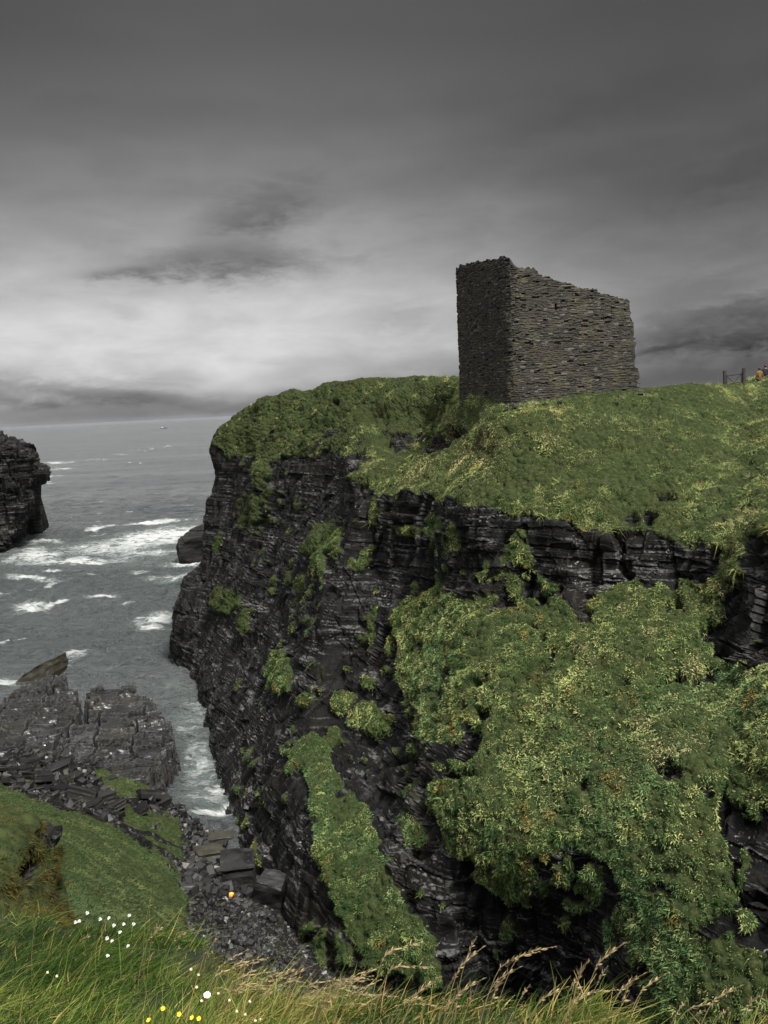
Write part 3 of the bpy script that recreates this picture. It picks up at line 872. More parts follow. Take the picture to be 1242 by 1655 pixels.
# ------------------------------------------------------------------ rock ledges, built as terraced beds of flagstone
M_LEDGE = mat_cliff('ledge_rock', 1.9, 0.45, True)


def ledge(name, poly, ztop, step, tilt, seed, label, bed=0.32, amp=0.5):
    q = P(np.array([p[0] for p in poly], float), np.array([p[1] for p in poly], float), z=ztop)[:, :2]
    lo, hi_ = q.min(0) - 0.8, q.max(0) + 0.8
    ax = np.arange(lo[0], hi_[0], step); ay = np.arange(lo[1], hi_[1], step)
    X, Y = np.meshgrid(ax, ay, indexing='ij')
    B3 = np.stack([X, Y, X * 0], -1)
    wx_ = X + fbm(B3 / 1.3, 4, seed) * 0.25 + (blocks(B3, 5, 1.1, .2, seed) - .5) * 0.55; wy_ = Y + fbm(B3 / 1.3 + 9, 4, seed + 1) * 0.25 + (blocks(B3, 5, 1.4, .2, seed + 3) - .5) * 0.7
    c = q.mean(0)
    zt = ztop + (X - c[0]) * tilt[0] + (Y - c[1]) * tilt[1] + fbm(B3 / np.array((4.5, 1.3, 1)), 3, seed + 2) * amp + (blocks(B3, 5, 1.7, .12, seed + 8) - .5) * .5
    k = zt / bed
    zt = (np.floor(k) + sstep(0.88, 1.0, k - np.floor(k))) * bed + fbm(B3 / 0.5, 3, seed + 6) * 0.05
    # each lower bed juts out a little beyond the one above it
    zz = np.full(X.shape, -1.6)
    cen = q.mean(0)
    for i in range(9):
        hz = ztop * 1.25 * (1 - i / 8) - 0.2
        s_ = 1.0 + 0.012 * i + 0.02 * (h3(np.array(i), np.array(seed), np.array(3)) - 0.5)
        m = inpoly(cen[0] + (wx_ - cen[0]) / s_, cen[1] + (wy_ - cen[1]) / s_, [tuple(v) for v in q])
        zz = np.maximum(zz, np.where(m, np.minimum(zt, hz + 1.2), -1.6))
    # open joints between the blocks
    for an, sp_, dp in ((0.12, 3.1, 0.9), (1.45, 2.6, 0.5)):
        u_ = (X * math.cos(an) + Y * math.sin(an)) / sp_ + fbm(B3 / 2.0, 3, seed + 11) * 0.28
        fr = np.abs(u_ - np.round(u_)) * sp_
        keepj = h3(np.round(u_).astype(np.int64), np.floor((X * -math.sin(an) + Y * math.cos(an)) / 3.5).astype(np.int64), np.zeros(X.shape, np.int64), seed) > 0.35
        zz = np.where((fr < 0.13) & keepj & (zz > 0.5), np.maximum(zz - dp, -0.2), zz)
    G = np.stack([X, Y, zz], -1)
    e = np.clip((zz - blur(zz, 3)) * 4.5, 0, 1) * (zz > 0.4)
    o = mesh_np(name, G, grid_faces(*X.shape), M_LEDGE, attrs={'grass': np.zeros(X.size), 'edge': e.ravel()})
    tag(o, label, 'rock ledge', 'flagstone ledges on the near side of the inlet')
    return o


ledge('rock_ledge', [(-90, 1150), (0, 1133), (40, 1112), (66, 1105), (98, 1108), (119, 1122), (122, 1150), (108, 1170), (96, 1196), (60, 1210), (-90, 1215)], 3.3, 0.10, (0.06, 0.10), 31,
      'blocky dark rock ledge at the left edge, left of the narrow water slot')
ledge('rock_ledge', [(145, 1126), (165, 1121), (214, 1119), (219, 1131), (243, 1134), (246, 1150), (268, 1166), (274, 1196), (262, 1212), (236, 1238), (190, 1244), (130, 1222), (104, 1200), (118, 1174), (145, 1168)], 3.2, 0.10, (0.04, 0.09), 47,
      'large stepped grey rock ledge with a sheer dark end facing the inlet water')
ledge('rock_ledge', [(186, 1256), (215, 1248), (262, 1268), (272, 1285), (250, 1292), (205, 1275)], 1.5, 0.09, (0, 0.03), 77,
      'small low pale ledge at the foot of the large stepped ledge', 0.22, 0.3)

# ------------------------------------------------------------------ single rocks
M_STONE = mat_cliff('stone', 3.4, 0.3)
M_STONE_OLIVE = mat_plain('weedy_stone', (0.017, 0.016, 0.009), 0.6, 0.5, 1.2, 0.4, 0.08)
M_STONE_PALE = mat_plain('pale_stone', (0.042, 0.040, 0.032), 0.65, 0.45, 2.5, 0.35, 0.05)
M_STONE_DARK = mat_plain('wet_stone', (0.006, 0.006, 0.006), 0.45, 0.5, 1.6, 0.5, 0.05)


def hull_bm(pts):
    bm = bmesh.new()
    for p in pts: bm.verts.new(p)
    r = bmesh.ops.convex_hull(bm, input=bm.verts)
    junk = [e for e in r['geom_interior'] if isinstance(e, bmesh.types.BMVert)]
    bmesh.ops.delete(bm, geom=junk, context='VERTS')
    return bm


def block_pts(sx, sy, sz, rough, rs, n=2):
    o = []
    for a in (-1, 1):
        for b in (-1, 1):
            for c in (0, 1):
                for _ in range(n):
                    o.append((a * sx / 2 * rs.uniform(1 - rough, 1), b * sy / 2 * rs.uniform(1 - rough, 1), c * sz * rs.uniform(1 - rough * 0.6, 1)))
    return o


def rough_rock(bm, cuts, amp, seed, lay=0.0):
    bmesh.ops.subdivide_edges(bm, edges=bm.edges, cuts=cuts, use_grid_fill=True)
    bmesh.ops.triangulate(bm, faces=bm.faces)
    co = np.array([v.co for v in bm.verts])
    bm.normal_update()
    n = np.array([v.normal for v in bm.verts])
    d = fbm(co / (amp * 6), 4, seed) * amp + (layer(co, amp * 2.2, seed) - 0.5) * lay
    co = co + n * d[:, None]
    for v, c in zip(bm.verts, co): v.co = c
    return bm


def boulder(name, px, py, z, size, rz, mat, label, cat='boulder', group=None, seed=1, rough=0.3, lay=0.08, tilt=(0, 0), sink=0.15):
    rs = random.Random(seed)
    bm = hull_bm(block_pts(*size, rough, rs))
    rough_rock(bm, 5, min(size) * 0.075, seed, lay)
    o = bm_obj(name, bm, mat)
    p = P(px, py, z=z)
    o.location = (p[0], p[1], p[2] - sink)
    o.rotation_euler = (tilt[0], tilt[1], rz)
    tag(o, label, cat, group)
    return o


BG = 'boulders on the floor of the inlet'
boulder('boulder', 386, 1424, 1.5, (2.1, 2.0, 1.7), 0.15, M_STONE, 'big square block with a pale flat top on the shingle', group=BG, seed=3, rough=0.28, lay=0.16, tilt=(0.1, 0))
boulder('boulder', 438, 1452, 1.6, (1.7, 1.6, 1.5), -0.25, M_STONE_DARK, 'dark cubic block against the foot of the cliff', group=BG, seed=5, rough=0.3, tilt=(0.08, 0.12))
boulder('boulder', 352, 1361, 0.55, (2.3, 1.1, 0.6), 0.15, M_STONE_OLIVE, 'flat green weed-topped slab near the water edge', group=BG, seed=8, rough=0.25)
boulder('boulder', 352, 1416, 1.2, (2.6, 0.9, 0.5), 0.2, M_STONE_PALE, 'long thin pale slab leaning left of the big square block', group=BG, seed=9, rough=0.2, tilt=(0.1, -0.15))
boulder('boulder', 338, 1391, 0.9, (1.9, 1.4, 0.9), 0.5, M_STONE_OLIVE, 'olive mossy block left of the big square block', group=BG, seed=12, rough=0.25, tilt=(0, 0.1))
boulder('boulder', 347, 1450, 1.8, (0.75, 0.5, 0.75), 0.2, M_STONE_OLIVE, 'small upright olive stone left of the orange buoy', group=BG, seed=15, rough=0.2)
boulder('boulder', 312, 1342, 0.2, (1.5, 1.0, 0.8), 0.8, M_STONE_DARK, 'dark wet stone where the surf meets the shingle', group=BG, seed=18, rough=0.3)
boulder('boulder', 425, 1402, 1.0, (0.9, 0.8, 0.6), 0.8, M_STONE_PALE, 'pale rounded stone between big block and cliff foot', group=BG, seed=21, rough=0.35)
# tilted wedge in the water and the stack off the point
wp = [P(x, y, z=0)[:2] for x, y in ((24, 1101), (86, 1094))]
wd = 97.5
pts = [P(26, 1102, wd), P(46, 1085, wd), P(80, 1066, wd), (P(84, 1066, wd)), P(87, 1087, wd), P(62, 1104, wd), P(40, 1104, wd)]
bp = [p + np.array((0.5, 2.6, 0.0)) * (0.8 + 0.1 * i) for i, p in enumerate(pts)] + [P(30, 1120, wd), P(84, 1118, wd)]
wc = np.mean(pts, 0); wc[2] = 0
bm = hull_bm([tuple(p - wc) for p in pts + bp])
rough_rock(bm, 4, 0.12, 41, 0.15)
o = bm_obj('tilted_rock', bm, M_STONE_OLIVE); o.location = wc
tag(o, 'tilted olive wedge of rock standing in the sea behind the left ledge', 'rock')
sd_ = 174
prof = [(286, 886), (289, 872), (297, 862), (308, 856), (318, 851), (330, 846), (345, 850), (350, 880), (345, 908), (296, 906)]
pts = [P(x, y, sd_) for x, y in prof]
more = [p + np.array((1.5, 5.5, -0.3)) for p in pts] + [p + np.array((0.5, -2.0, -1.6)) for p in pts[:7]] + [P(288, 925, sd_), P(345, 925, sd_)]
sc0 = np.mean(pts, 0); sc0[2] = 0
bm = hull_bm([tuple(p - sc0) for p in pts + more])
rough_rock(bm, 9, 0.45, 43, 0.5)
o = bm_obj('sea_stack', bm, M_STONE); o.location = sc0
tag(o, 'low rounded rock with an ochre foot in the surf off the cliff point', 'rock')

# slabs lying loose between ledges and bank
slab_rs = random.Random(4)
SL = [(20, 1222), (48, 1236), (75, 1248), (100, 1246), (60, 1262), (30, 1252), (120, 1256), (138, 1262), (150, 1240), (95, 1275), (130, 1290), (165, 1298), (190, 1306), (78, 1230), (112, 1228), (52, 1275), (145, 1310), (178, 1260), (205, 1258), (240, 1290), (262, 1300), (285, 1305), (225, 1310)]


def ground_z(x, y):
    i = int(np.clip(np.searchsorted(gxs, x), 1, len(gxs) - 1)); j = int(np.clip(np.searchsorted(gys, y), 1, len(gys) - 1))
    return float(LS2[i, j, 2])


def ground_hit(px, py):
    """first point along the ray that lies on the ground sheet"""
    v = ray_d(px, py)
    for d in np.arange(18, 90, 0.15):
        p = CAM + v * d
        if p[2] <= ground_z(p[0], p[1]): return p
    return CAM + v * 60


for k, (x, y) in enumerate(SL):
    p = ground_hit(x, y)
    rs = random.Random(100 + k)
    L_ = rs.uniform(0.7, 1.9)
    bm = hull_bm(block_pts(L_, L_ * rs.uniform(0.45, 0.8), L_ * rs.uniform(0.16, 0.42), 0.3, rs))
    rough_rock(bm, 3, 0.05, k, 0.06)
    o = bm_obj('loose_slab', bm, (M_STONE, M_STONE, M_STONE, M_STONE_DARK)[k % 4])
    o.location = (p[0], p[1], p[2] - 0.08); o.rotation_euler = (rs.uniform(-.35, .35), rs.uniform(-.35, .35), rs.uniform(-0.6, 0.9))
    tag(o, 'angular grey slab lying loose between the rock ledges and the green bank', 'rock', 'loose slabs above the ledges')

# shingle: thousands of stones nobody could count
protos = []
for k in range(10):
    rs = random.Random(k)
    bm = hull_bm(block_pts(1, rs.uniform(.5, .9), rs.uniform(.3, .7), 0.5, rs, 2))
    bmesh.ops.triangulate(bm, faces=bm.faces)
    bm.verts.ensure_lookup_table()
    protos.append((np.array([v.co for v in bm.verts]), np.array([[v.index for v in f.verts] for f in bm.faces])))
    bm.free()
VV, FF, CC = [], [], []
nv = 0
REG = [((285, 1325), (420, 1560), 6500, (0.08, 0.42)), ((0, 1212), (300, 1330), 1500, (0.15, 0.7)), ((320, 1480), (600, 1650), 7000, (0.06, 0.28)), ((300, 1330), (440, 1450), 1500, (0.25, 0.8))]
from_px = []
for (a, b, n, sr) in REG:
    xs = rng.uniform(a[0], b[0], n); ys = rng.uniform(a[1], b[1], n)
    # march all rays together
    v = ray_d(xs, ys); dcur = np.full(n, 18.0); hit = np.zeros(n, bool)
    for d in np.arange(18, 90, 0.2):
        p = CAM + v * d
        ii = np.clip(np.searchsorted(gxs, p[:, 0]), 1, len(gxs) - 1); jj = np.clip(np.searchsorted(gys, p[:, 1]), 1, len(gys) - 1)
        nh = (~hit) & (p[:, 2] <= LS2[ii, jj, 2])
        dcur[nh] = d; hit |= nh
    p = CAM + v * dcur[:, None]
    ii = np.clip(np.searchsorted(gxs, p[:, 0]), 1, len(gxs) - 1); jj = np.clip(np.searchsorted(gys, p[:, 1]), 1, len(gys) - 1)
    ok = hit & (lgs[ii, jj] < 0.3) & (p[:, 2] > -0.3)
    for q in p[ok]:
        pv, pf = protos[rng.integers(10)]
        s = sr[0] + (sr[1] - sr[0]) * rng.random() ** 2.5
        an = rng.random() * 6.28; tx, ty = rng.normal(0, .3, 2)
        ca, sa = math.cos(an), math.sin(an)
        M = np.array([[ca, -sa, 0], [sa, ca, 0], [tx, ty, 1]])
        VV.append((pv * s) @ M.T + q - np.array((0, 0, s * 0.12))); FF.append(pf + nv); nv += len(pv)
        t = rng.random(); cval = np.array((0.0085, 0.0082, 0.0078)) * (0.3 + 2.6 * t ** 3)
        if t > 0.975: cval = np.array((0.13, 0.127, 0.118))
        elif t > 0.90: cval = np.array((0.026, 0.023, 0.012))
        CC.append(np.repeat(cval[None], len(pv), 0))
m, nt, b = newmat('shingle_stone', 0.55, 0.4)
nt.links.new(attr(nt, 'col').outputs['Color'], b.inputs['Base Color'])
tag(mesh_np('shingle', np.concatenate(VV), np.concatenate(FF), m, attrs={'col': np.concatenate(CC)}), kind='stuff')

# ------------------------------------------------------------------ the ruined tower
M_MASON, nt, b = newmat('masonry', 0.85, 0.2)
c = objco(nt)
a = attr(nt, 'col')
nf = noise(nt, c, 9, 5, 0.6); nl = noise(nt, c, 0.5, 4, 0.6)
colm = mixc(nt, (nf - 0.5) * 0.9 + 0.4, a.outputs['Color'], (0.03, 0.028, 0.024))
colm = mixc(nt, nl.smooth(0.52, 0.7) * 0.35, colm, (0.06, 0.058, 0.03))
nt.links.new(colm, b.inputs['Base Color'])
b.inputs['Roughness'].default_value = 0.9
bump(nt, b, nf, 0.6, 0.03)

C0 = P(829, 664, 57.0)
TZ = C0[2] - 0.2


def horiz_at(px, py, dist):
    v = ray_d(px, py)
    best = None
    for d in np.arange(50, 75, 0.02):
        p = CAM + v * d
        e = abs(math.hypot(p[0] - C0[0], p[1] - C0[1]) - dist)
        if p[1] > C0[1] and (best is None or e < best[0]): best = (e, p)
    return best[1]


LLEN = 9.6
pr = horiz_at(1041, 637, LLEN)
du = np.array((pr[0] - C0[0], pr[1] - C0[1])); du /= np.linalg.norm(du)
dl = np.array((-du[1], du[0]))
SLEN = 8.7
TH = 1.7


def top_profile():
    """(side, u metres, height) knots measured along the outer wall"""
    return ([(0, 9.25), (0.18, 9.3), (0.3, 9.15), (1.35, 9.15), (1.8, 8.95), (2.3, 8.6), (3.2, 8.35), (4.4, 8.05), (6.0, 7.7), (6.9, 7.45), (7.3, 7.3), (8.2, 7.2), (8.75, 6.95), (8.95, 5.7), (9.08, 4.6), (9.2, 3.3), (9.35, 2.0), (9.5, 1.0), (9.6, .5)],
            [(0, 9.85), (1.2, 9.95), (2.0, 9.95), (4.0, 10.2), (6.0, 10.45), (8.0, 10.5), (8.7, 10.3)])


kr, kl = top_profile()
st = 0.05
ur = np.arange(0, LLEN + 1e-6, st); ul = np.arange(0, SLEN + 1e-6, st)
hr = np.interp(ur, *zip(*kr)); hl = np.interp(ul, *zip(*kl))
# perimeter, anticlockwise from the near corner: long wall, end wall, far wall, short wall back to the corner
eb = np.arange(0, SLEN + 1e-6, 0.25); fb = np.arange(0, LLEN + 1e-6, 0.25)
he = np.interp(eb, [0, 1, 3, SLEN], [0.5, 1.0, 2.0, 4.0]); hf = np.interp(fb, [0, 4, LLEN], [4.0, 5.5, hl[-1]])
def pt(a, b): return C0[:2] + du * a + dl * b
segs = []
for u_, h_ in zip(ur, hr): segs.append((u_, 0.0, h_, 0, u_))
for u_, h_ in zip(eb[1:], he[1:]): segs.append((LLEN, u_, h_, 1, u_))
for u_, h_ in zip(fb[1:], hf[1:]): segs.append((LLEN - u_, SLEN, h_, 2, u_))
for u_, h_ in zip(ul[::-1][1:], hl[::-1][1:]): segs.append((0.0, u_, h_, 3, u_))
A = np.array(segs)
side_i = A[:, 3].astype(int)
nrmv = {0: -dl, 1: du, 2: dl, 3: -du}
NV = np.array([nrmv[s] for s in side_i])
RC = 0.8
for i in range(len(A)):
    if side_i[i] == 0 and A[i, 4] < RC: th = R(225 + 45 * A[i, 4] / RC)
    elif side_i[i] == 3 and A[i, 4] < RC: th = R(225 - 45 * A[i, 4] / RC)
    else: continue
    A[i, 0] = RC + RC * math.cos(th); A[i, 1] = RC + RC * math.sin(th)
    NV[i] = du * math.cos(th) + dl * math.sin(th)
crown = np.zeros(len(A))
# ragged courses along the top, stepped in whole stones
kk = np.floor(A[:, 4] / 0.42).astype(int)
crown = (h3(kk, side_i, kk * 0, 5) - 0.5) * 0.22 + (h3(np.floor(A[:, 4] / 0.17).astype(int), side_i, kk * 0, 6) - 0.5) * 0.10
HT = np.maximum(A[:, 2] + crown, 0.3)
nz = 230
zf = np.linspace(-2.2, 10.8, nz)
Zg = np.minimum(zf[None, :], HT[:, None])
U_ = np.repeat(A[:, 4:5], nz, 1)
SI = np.repeat(side_i[:, None], nz, 1)
# irregular drystone courses
bz = Zg + vn(np.stack([U_ / 1.3, Zg / 1.3, SI * 9.0], -1), 301) * 0.07 + vn(np.stack([U_ / .35, Zg / .35, SI * 9.0], -1), 302) * 0.035
crs = np.cumsum(0.060 + 0.066 * np.random.default_rng(3).random(170)) - 2.6
ci = np.searchsorted(crs, bz)
c_lo = crs[np.clip(ci - 1, 0, 169)]; c_hi = crs[np.clip(ci, 0, 169)]
ln = 0.16 + 0.34 * h3(ci, ci * 0, SI, 7)
uu = (U_ + vn(np.stack([U_ / .6, ci * 3.1, SI * 1.0], -1), 305) * 0.10) / ln + h3(ci, ci * 0 + 2, SI, 8) * 5
cj = np.floor(uu)
hv = h3(ci, cj, SI, 9); hv2 = h3(ci, cj, SI, 10); hv3 = h3(ci, cj, SI, 12)
ez = np.minimum(bz - c_lo, c_hi - bz); eu = np.minimum(uu - cj, 1 - (uu - cj)) * ln
edge_ = np.minimum(ez, eu)
gap = 1 - sstep(0.0, 0.028, edge_)
lost = (hv3 < 0.045)
dsp = (hv - 0.5) * 0.042 - gap * 0.034 - lost * 0.10 + fbm(np.stack([U_ / 1.8, Zg / 1.8, SI * 5.0], -1), 3, 310) * 0.09
# the window slit high in the long wall
slit = (SI == 0) & (U_ > 3.2) & (U_ < 3.32) & (Zg > 6.45) & (Zg < 6.85)
dsp = np.where(slit, -0.4, dsp)
batter = np.clip(9 - Zg, 0, 12) * 0.012
foot_sp = np.where((SI == 0), np.clip(1.3 - Zg, 0, 3) * 0.03, 0)
XY = np.array([pt(a_, b_) for a_, b_ in A[:, :2]])
off = (dsp + batter + foot_sp)
# keep the corners closed: blend normals at the corner columns
Ncol = NV.copy()
for i in range(len(A)):
    j = (i + 1) % len(A)
    if side_i[i] != side_i[j] and {side_i[i], side_i[j]} != {0, 3}:
        v = NV[i] + NV[j]; v /= np.linalg.norm(v) * 0.75
        Ncol[i] = v
ragged = np.where((SI == 0) & (U_ > 8.7), -(h3(ci, ci * 0, SI, 20)) * 0.45, 0)
TX = XY[:, None, 0] + Ncol[:, None, 0] * off + du[0] * ragged; TY = XY[:, None, 1] + Ncol[:, None, 1] * off + du[1] * ragged
V_out = np.stack([TX, TY, TZ + Zg], -1)
# inner face and the wall head
inn = A.copy()
ia = np.clip(A[:, 0], TH, LLEN - TH); ib = np.clip(A[:, 1], TH, SLEN - TH)
XI = np.array([pt(a_, b_) for a_, b_ in zip(ia, ib)])
head_in = np.stack([XI[:, 0], XI[:, 1], TZ + HT - 0.7], -1)[:, None]
foot_in = np.stack([XI[:, 0], XI[:, 1], np.full(len(A), TZ - 1.5)], -1)[:, None]
mid = (V_out[:, -1:] * 0.6 + head_in * 0.4 - np.array((0, 0, .12))) + np.array((0, 0, 1.0)) * (rng.random((len(A), 1, 1)) - 0.4) * 0.15
V_all = np.concatenate([V_out, mid, head_in, foot_in], 1)
V_all = np.concatenate([V_all, V_all[:1]], 0)
sh = 0.013 + 0.030 * hv2 ** 1.7
cm_ = np.stack([sh * 1.05, sh * 0.98, sh * 0.84], -1)
pale = (hv2 > 0.92) & (hv > 0.3); cm_[pale] = np.array((0.11, 0.107, 0.096)); och = (hv2 < 0.10); cm_[och] = np.array((0.050, 0.041, 0.022))
lichen = (fbm(np.stack([U_ / .9, Zg / .9, SI * 3.0], -1), 3, 320) > 0.33) & (hv > 0.5); cm_[lichen] = cm_[lichen] * 0.4 + np.array((0.055, 0.051, 0.026))
cm_ *= (1 - 0.35 * gap)[..., None]
cm_ = np.concatenate([cm_, np.full((len(A), 3, 3), 0.035)], 1); cm_ = np.concatenate([cm_, cm_[:1]], 0)
gf = grid_faces(V_all.shape[0], V_all.shape[1])
tw = mesh_np('ruined_tower', V_all, gf, M_MASON, attrs={'col': cm_.reshape(-1, 3)})
tag(tw, 'roofless square stone tower with a ragged sloping top on the cliff', 'castle ruin')
pl_, pll = proj(np.array([[*pt(0, SLEN), TZ + .3]]))[:2]
print('tower left foot px', pl_, pll, 'right', proj(np.array([[*pt(LLEN, 0), TZ]]))[:2])
# fallen stones at its foot
for k, (x, y, s) in enumerate([(831, 655, .55), (846, 657, .4), (862, 652, .35), (905, 649, .3), (1036, 634, .5), (838, 660, .3), (1003, 640, .35), (880, 652, .28), (820, 658, .4)]):
    p = P(x, y, 56.0)
    rs = random.Random(500 + k)
    bm = hull_bm(block_pts(s, s * .7, s * .45, .3, rs)); rough_rock(bm, 2, .02, k, .02)
    o = bm_obj('fallen_stone', bm, M_STONE_PALE if k % 2 == 0 else M_STONE); o.location = (p[0], p[1], p[2] - 0.12); o.rotation_euler = (rs.uniform(-.3, .3), rs.uniform(-.3, .3), rs.uniform(0, 3))
    tag(o, 'fallen stone lying in the turf at the foot of the tower', 'stone', 'fallen stones below the tower')


# ------------------------------------------------------------------ gate and walkers on the skyline
def cliff_top_z(x, y):
    q = S2[:, 2:70].reshape(-1, 3)
    i = np.argmin((q[:, 0] - x) ** 2 + (q[:, 1] - y) ** 2)
    return q[i, 2]


def box_bm(bm, c, s, rot=None):
    m = Matrix.Translation(c) @ (rot.to_4x4() if rot else Matrix.Identity(4)) @ Matrix.Diagonal((*s, 1))
    r = bmesh.ops.create_cube(bm, size=1.0, matrix=m)
    return r['verts']


def bar(bm, a, b_, w, d=None):
    a, b_ = Vector(a), Vector(b_)
    v = b_ - a
    rot = v.to_track_quat('Z', 'Y').to_matrix()
    box_bm(bm, (a + b_) / 2, (w, d or w, v.length), rot)


M_WOOD = mat_plain('dark_wood', (0.022, 0.019, 0.017), 0.8, 0.4, 6)
gd = 66.0
gl, gr = P(1172, 630, gd), P(1203, 626, gd)
gzl, gzr = cliff_top_z(gl[0], gl[1]), cliff_top_z(gr[0], gr[1])
gw = gr[0] - gl[0]
gate = empty('gate', (gl[0], gl[1], gl[2] + 0.3))
tag(gate, 'dark wooden field gate between two posts on the skyline', 'gate')
dzg = gr[2] - gl[2]
for x0, zz_ in ((0, 0), (gw, dzg)):
    bm = bmesh.new(); box_bm(bm, (x0, 0, zz_ + 0.12), (0.19, 0.19, 2.0))
    bmesh.ops.bevel(bm, geom=bm.edges, offset=0.02, segments=1, affect='EDGES')
    bm_obj('post', bm, M_WOOD, gate)
bm = bmesh.new()
bar(bm, (0.1, 0.03, .70), (gw - .1, .03, .70 + dzg), .07); bar(bm, (0.1, 0.03, .10), (gw - .1, .03, .10 + dzg), .06)
bar(bm, (0.16, 0.03, 0.05), (0.16, 0.03, .8), .06); bar(bm, (gw - .16, 0.03, dzg + 0.05), (gw - .16, 0.03, .82 + dzg), .06)
bm_obj('gate_frame', bm, M_WOOD, gate)
for a_, b_ in (((0.14, .075, .72), (gw * .5, .075, .14 + dzg * .5)), ((gw - .14, .075, .72 + dzg), (gw * .5, .075, .14 + dzg * .5))):
    bm = bmesh.new(); bar(bm, a_, b_, .08, .03); bm_obj('brace', bm, M_WOOD, gate)


def skin_body(name, verts, edges, radii, mat, parent, root=0):
    me = bpy.data.meshes.new(name)
    me.from_pydata(verts, edges, []); me.update()
    o = bpy.data.objects.new(name, me); COL.objects.link(o)
    if parent: o.parent = parent
    md = o.modifiers.new('skin', 'SKIN')
    for i, r in enumerate(radii):
        me.skin_vertices[0].data[i].radius = (r, r) if not isinstance(r, tuple) else r
        me.skin_vertices[0].data[i].use_root = (i == root)
    o.modifiers.new('sub', 'SUBSURF').levels = 1
    o.modifiers['sub'].render_levels = 2
    me.materials.append(mat)
    return o


M_SKIN = mat_plain('skin', (0.32, 0.19, 0.13), 0.55, 0.1, 10)
M_HAIR = mat_plain('dark_hair', (0.012, 0.010, 0.009), 0.6, 0.3, 30)
M_OCHRE = mat_plain('ochre_jacket', (0.11, 0.055, 0.012), 0.75, 0.25, 5)
M_NAVY = mat_plain('dark_jacket', (0.016, 0.018, 0.024), 0.8, 0.3, 5)
M_BLACK = mat_plain('dark_trousers', (0.014, 0.014, 0.016), 0.8, 0.3, 5)
M_PALE = mat_plain('pale_cloth', (0.5, 0.48, 0.44), 0.8, 0.1, 5)


def person(loc, rz, jacket, label, step=0.12, arm=0.06, scale=1.0, head_turn=0.0):
    t = empty('person', loc, rz)
    t.scale = (scale,) * 3
    tag(t, label, 'person', 'walkers on the skyline')
    # one continuous body: pelvis, spine, neck, head, arms with hands, legs with feet (faces -Y)
    v = [(0, 0, .92), (0, .0, 1.12), (0, .01, 1.34), (0, .0, 1.46), (0, -.01, 1.53), (0, -.015, 1.63), (0, -.005, 1.72)]
    e = [(0, 1), (1, 2), (2, 3), (3, 4), (4, 5), (5, 6)]
    r = [(.15, .11), (.125, .095), (.15, .10), (.07, .065), (.055, .055), (.088, .098), (.06, .07)]
    v += [(0, -.115, 1.615)]; e += [(5, 7)]; r += [.016]                          # nose
    def chain(base, ps, rs):
        k = base
        for p, q in zip(ps, rs):
            v.append(p); r.append(q); e.append((k, len(v) - 1)); k = len(v) - 1
        return k
    arms = {}
    for s in (-1, 1):
        chain(5, [(s * .088, .005, 1.625)], [.018])                                # ear
        h = chain(2, [(s * .19, .01, 1.40), (s * .25, .02 + arm * .2, 1.13), (s * .25, -.06 - arm * s, .89), (s * .245, -.085 - arm * s, .80)], [.058, .045, .033, .036])
        for f in range(4):
            chain(h, [(s * .245, -.112 - arm * s + f * .020, .735), (s * .235, -.115 - arm * s + f * .019, .69)], [.010, .008])
        chain(h, [(s * .225, -.135 - arm * s, .775), (s * .222, -.145 - arm * s, .745)], [.011, .009])
        chain(0, [(s * .095, 0, .84), (s * .10, -step * s * .6, .49), (s * .10, -step * s + .04, .09), (s * .105, -step * s - .06, .045), (s * .105, -step * s - .15, .035)], [.088, .058, .042, .042, .032])
    skin_body('body', v, e, r, M_SKIN, t)
    jv = [(0, 0, .84), (0, .0, 1.12), (0, .01, 1.34), (0, .0, 1.47)]; je = [(0, 1), (1, 2), (2, 3)]; jr = [(.19, .145), (.165, .13), (.185, .13), (.085, .085)]
    for s in (-1, 1):
        k = 2
        for p, q in zip([(s * .20, .01, 1.40), (s * .255, .02 + arm * .2, 1.13), (s * .252, -.06 - arm * s, .875)], [.08, .064, .05]):
            jv.append(p); jr.append(q); je.append((k, len(jv) - 1)); k = len(jv) - 1
    skin_body('jacket', jv, je, jr, jacket, t)
    tv = [(0, 0, .93)]; te = []; tr_ = [(.165, .125)]
    for s in (-1, 1):
        k = 0
        for p, q in zip([(s * .095, 0, .84), (s * .10, -step * s * .6, .49), (s * .10, -step * s + .04, .08)], [.108, .078, .062]):
            tv.append(p); tr_.append(q); te.append((k, len(tv) - 1)); k = len(tv) - 1
    skin_body('trousers', tv, te, tr_, M_BLACK, t)
    bm = bmesh.new()
    bmesh.ops.create_uvsphere(bm, u_segments=16, v_segments=10, radius=1, matrix=Matrix.Translation((0, .022, 1.665)) @ Matrix.Diagonal((.105, .112, .105, 1)))
    bmesh.ops.delete(bm, geom=[w for w in bm.verts if w.co.y < -.05 and w.co.z < 1.70], context='VERTS')
    bm_obj('hair', bm, M_HAIR, t, True)
    return t


for (x, y, d, jk, rz, lab, sc_) in ((1228, 598.5, 66.5, M_OCHRE, 0.3, 'person in an ochre jacket just right of the gate', .97), (1238, 594, 69.0, M_NAVY, -0.4, 'person in a dark jacket behind the one in ochre', 1.0),
                                   (1246, 585, 69.5, M_NAVY, 0.8, 'tallest dark-clothed person at the right picture edge', 1.06)):
    hd = P(x, y, d)
    t = person((hd[0], hd[1], hd[2] + 0.22 - 1.77 * sc_), rz + 3.0, jk, lab, scale=sc_)

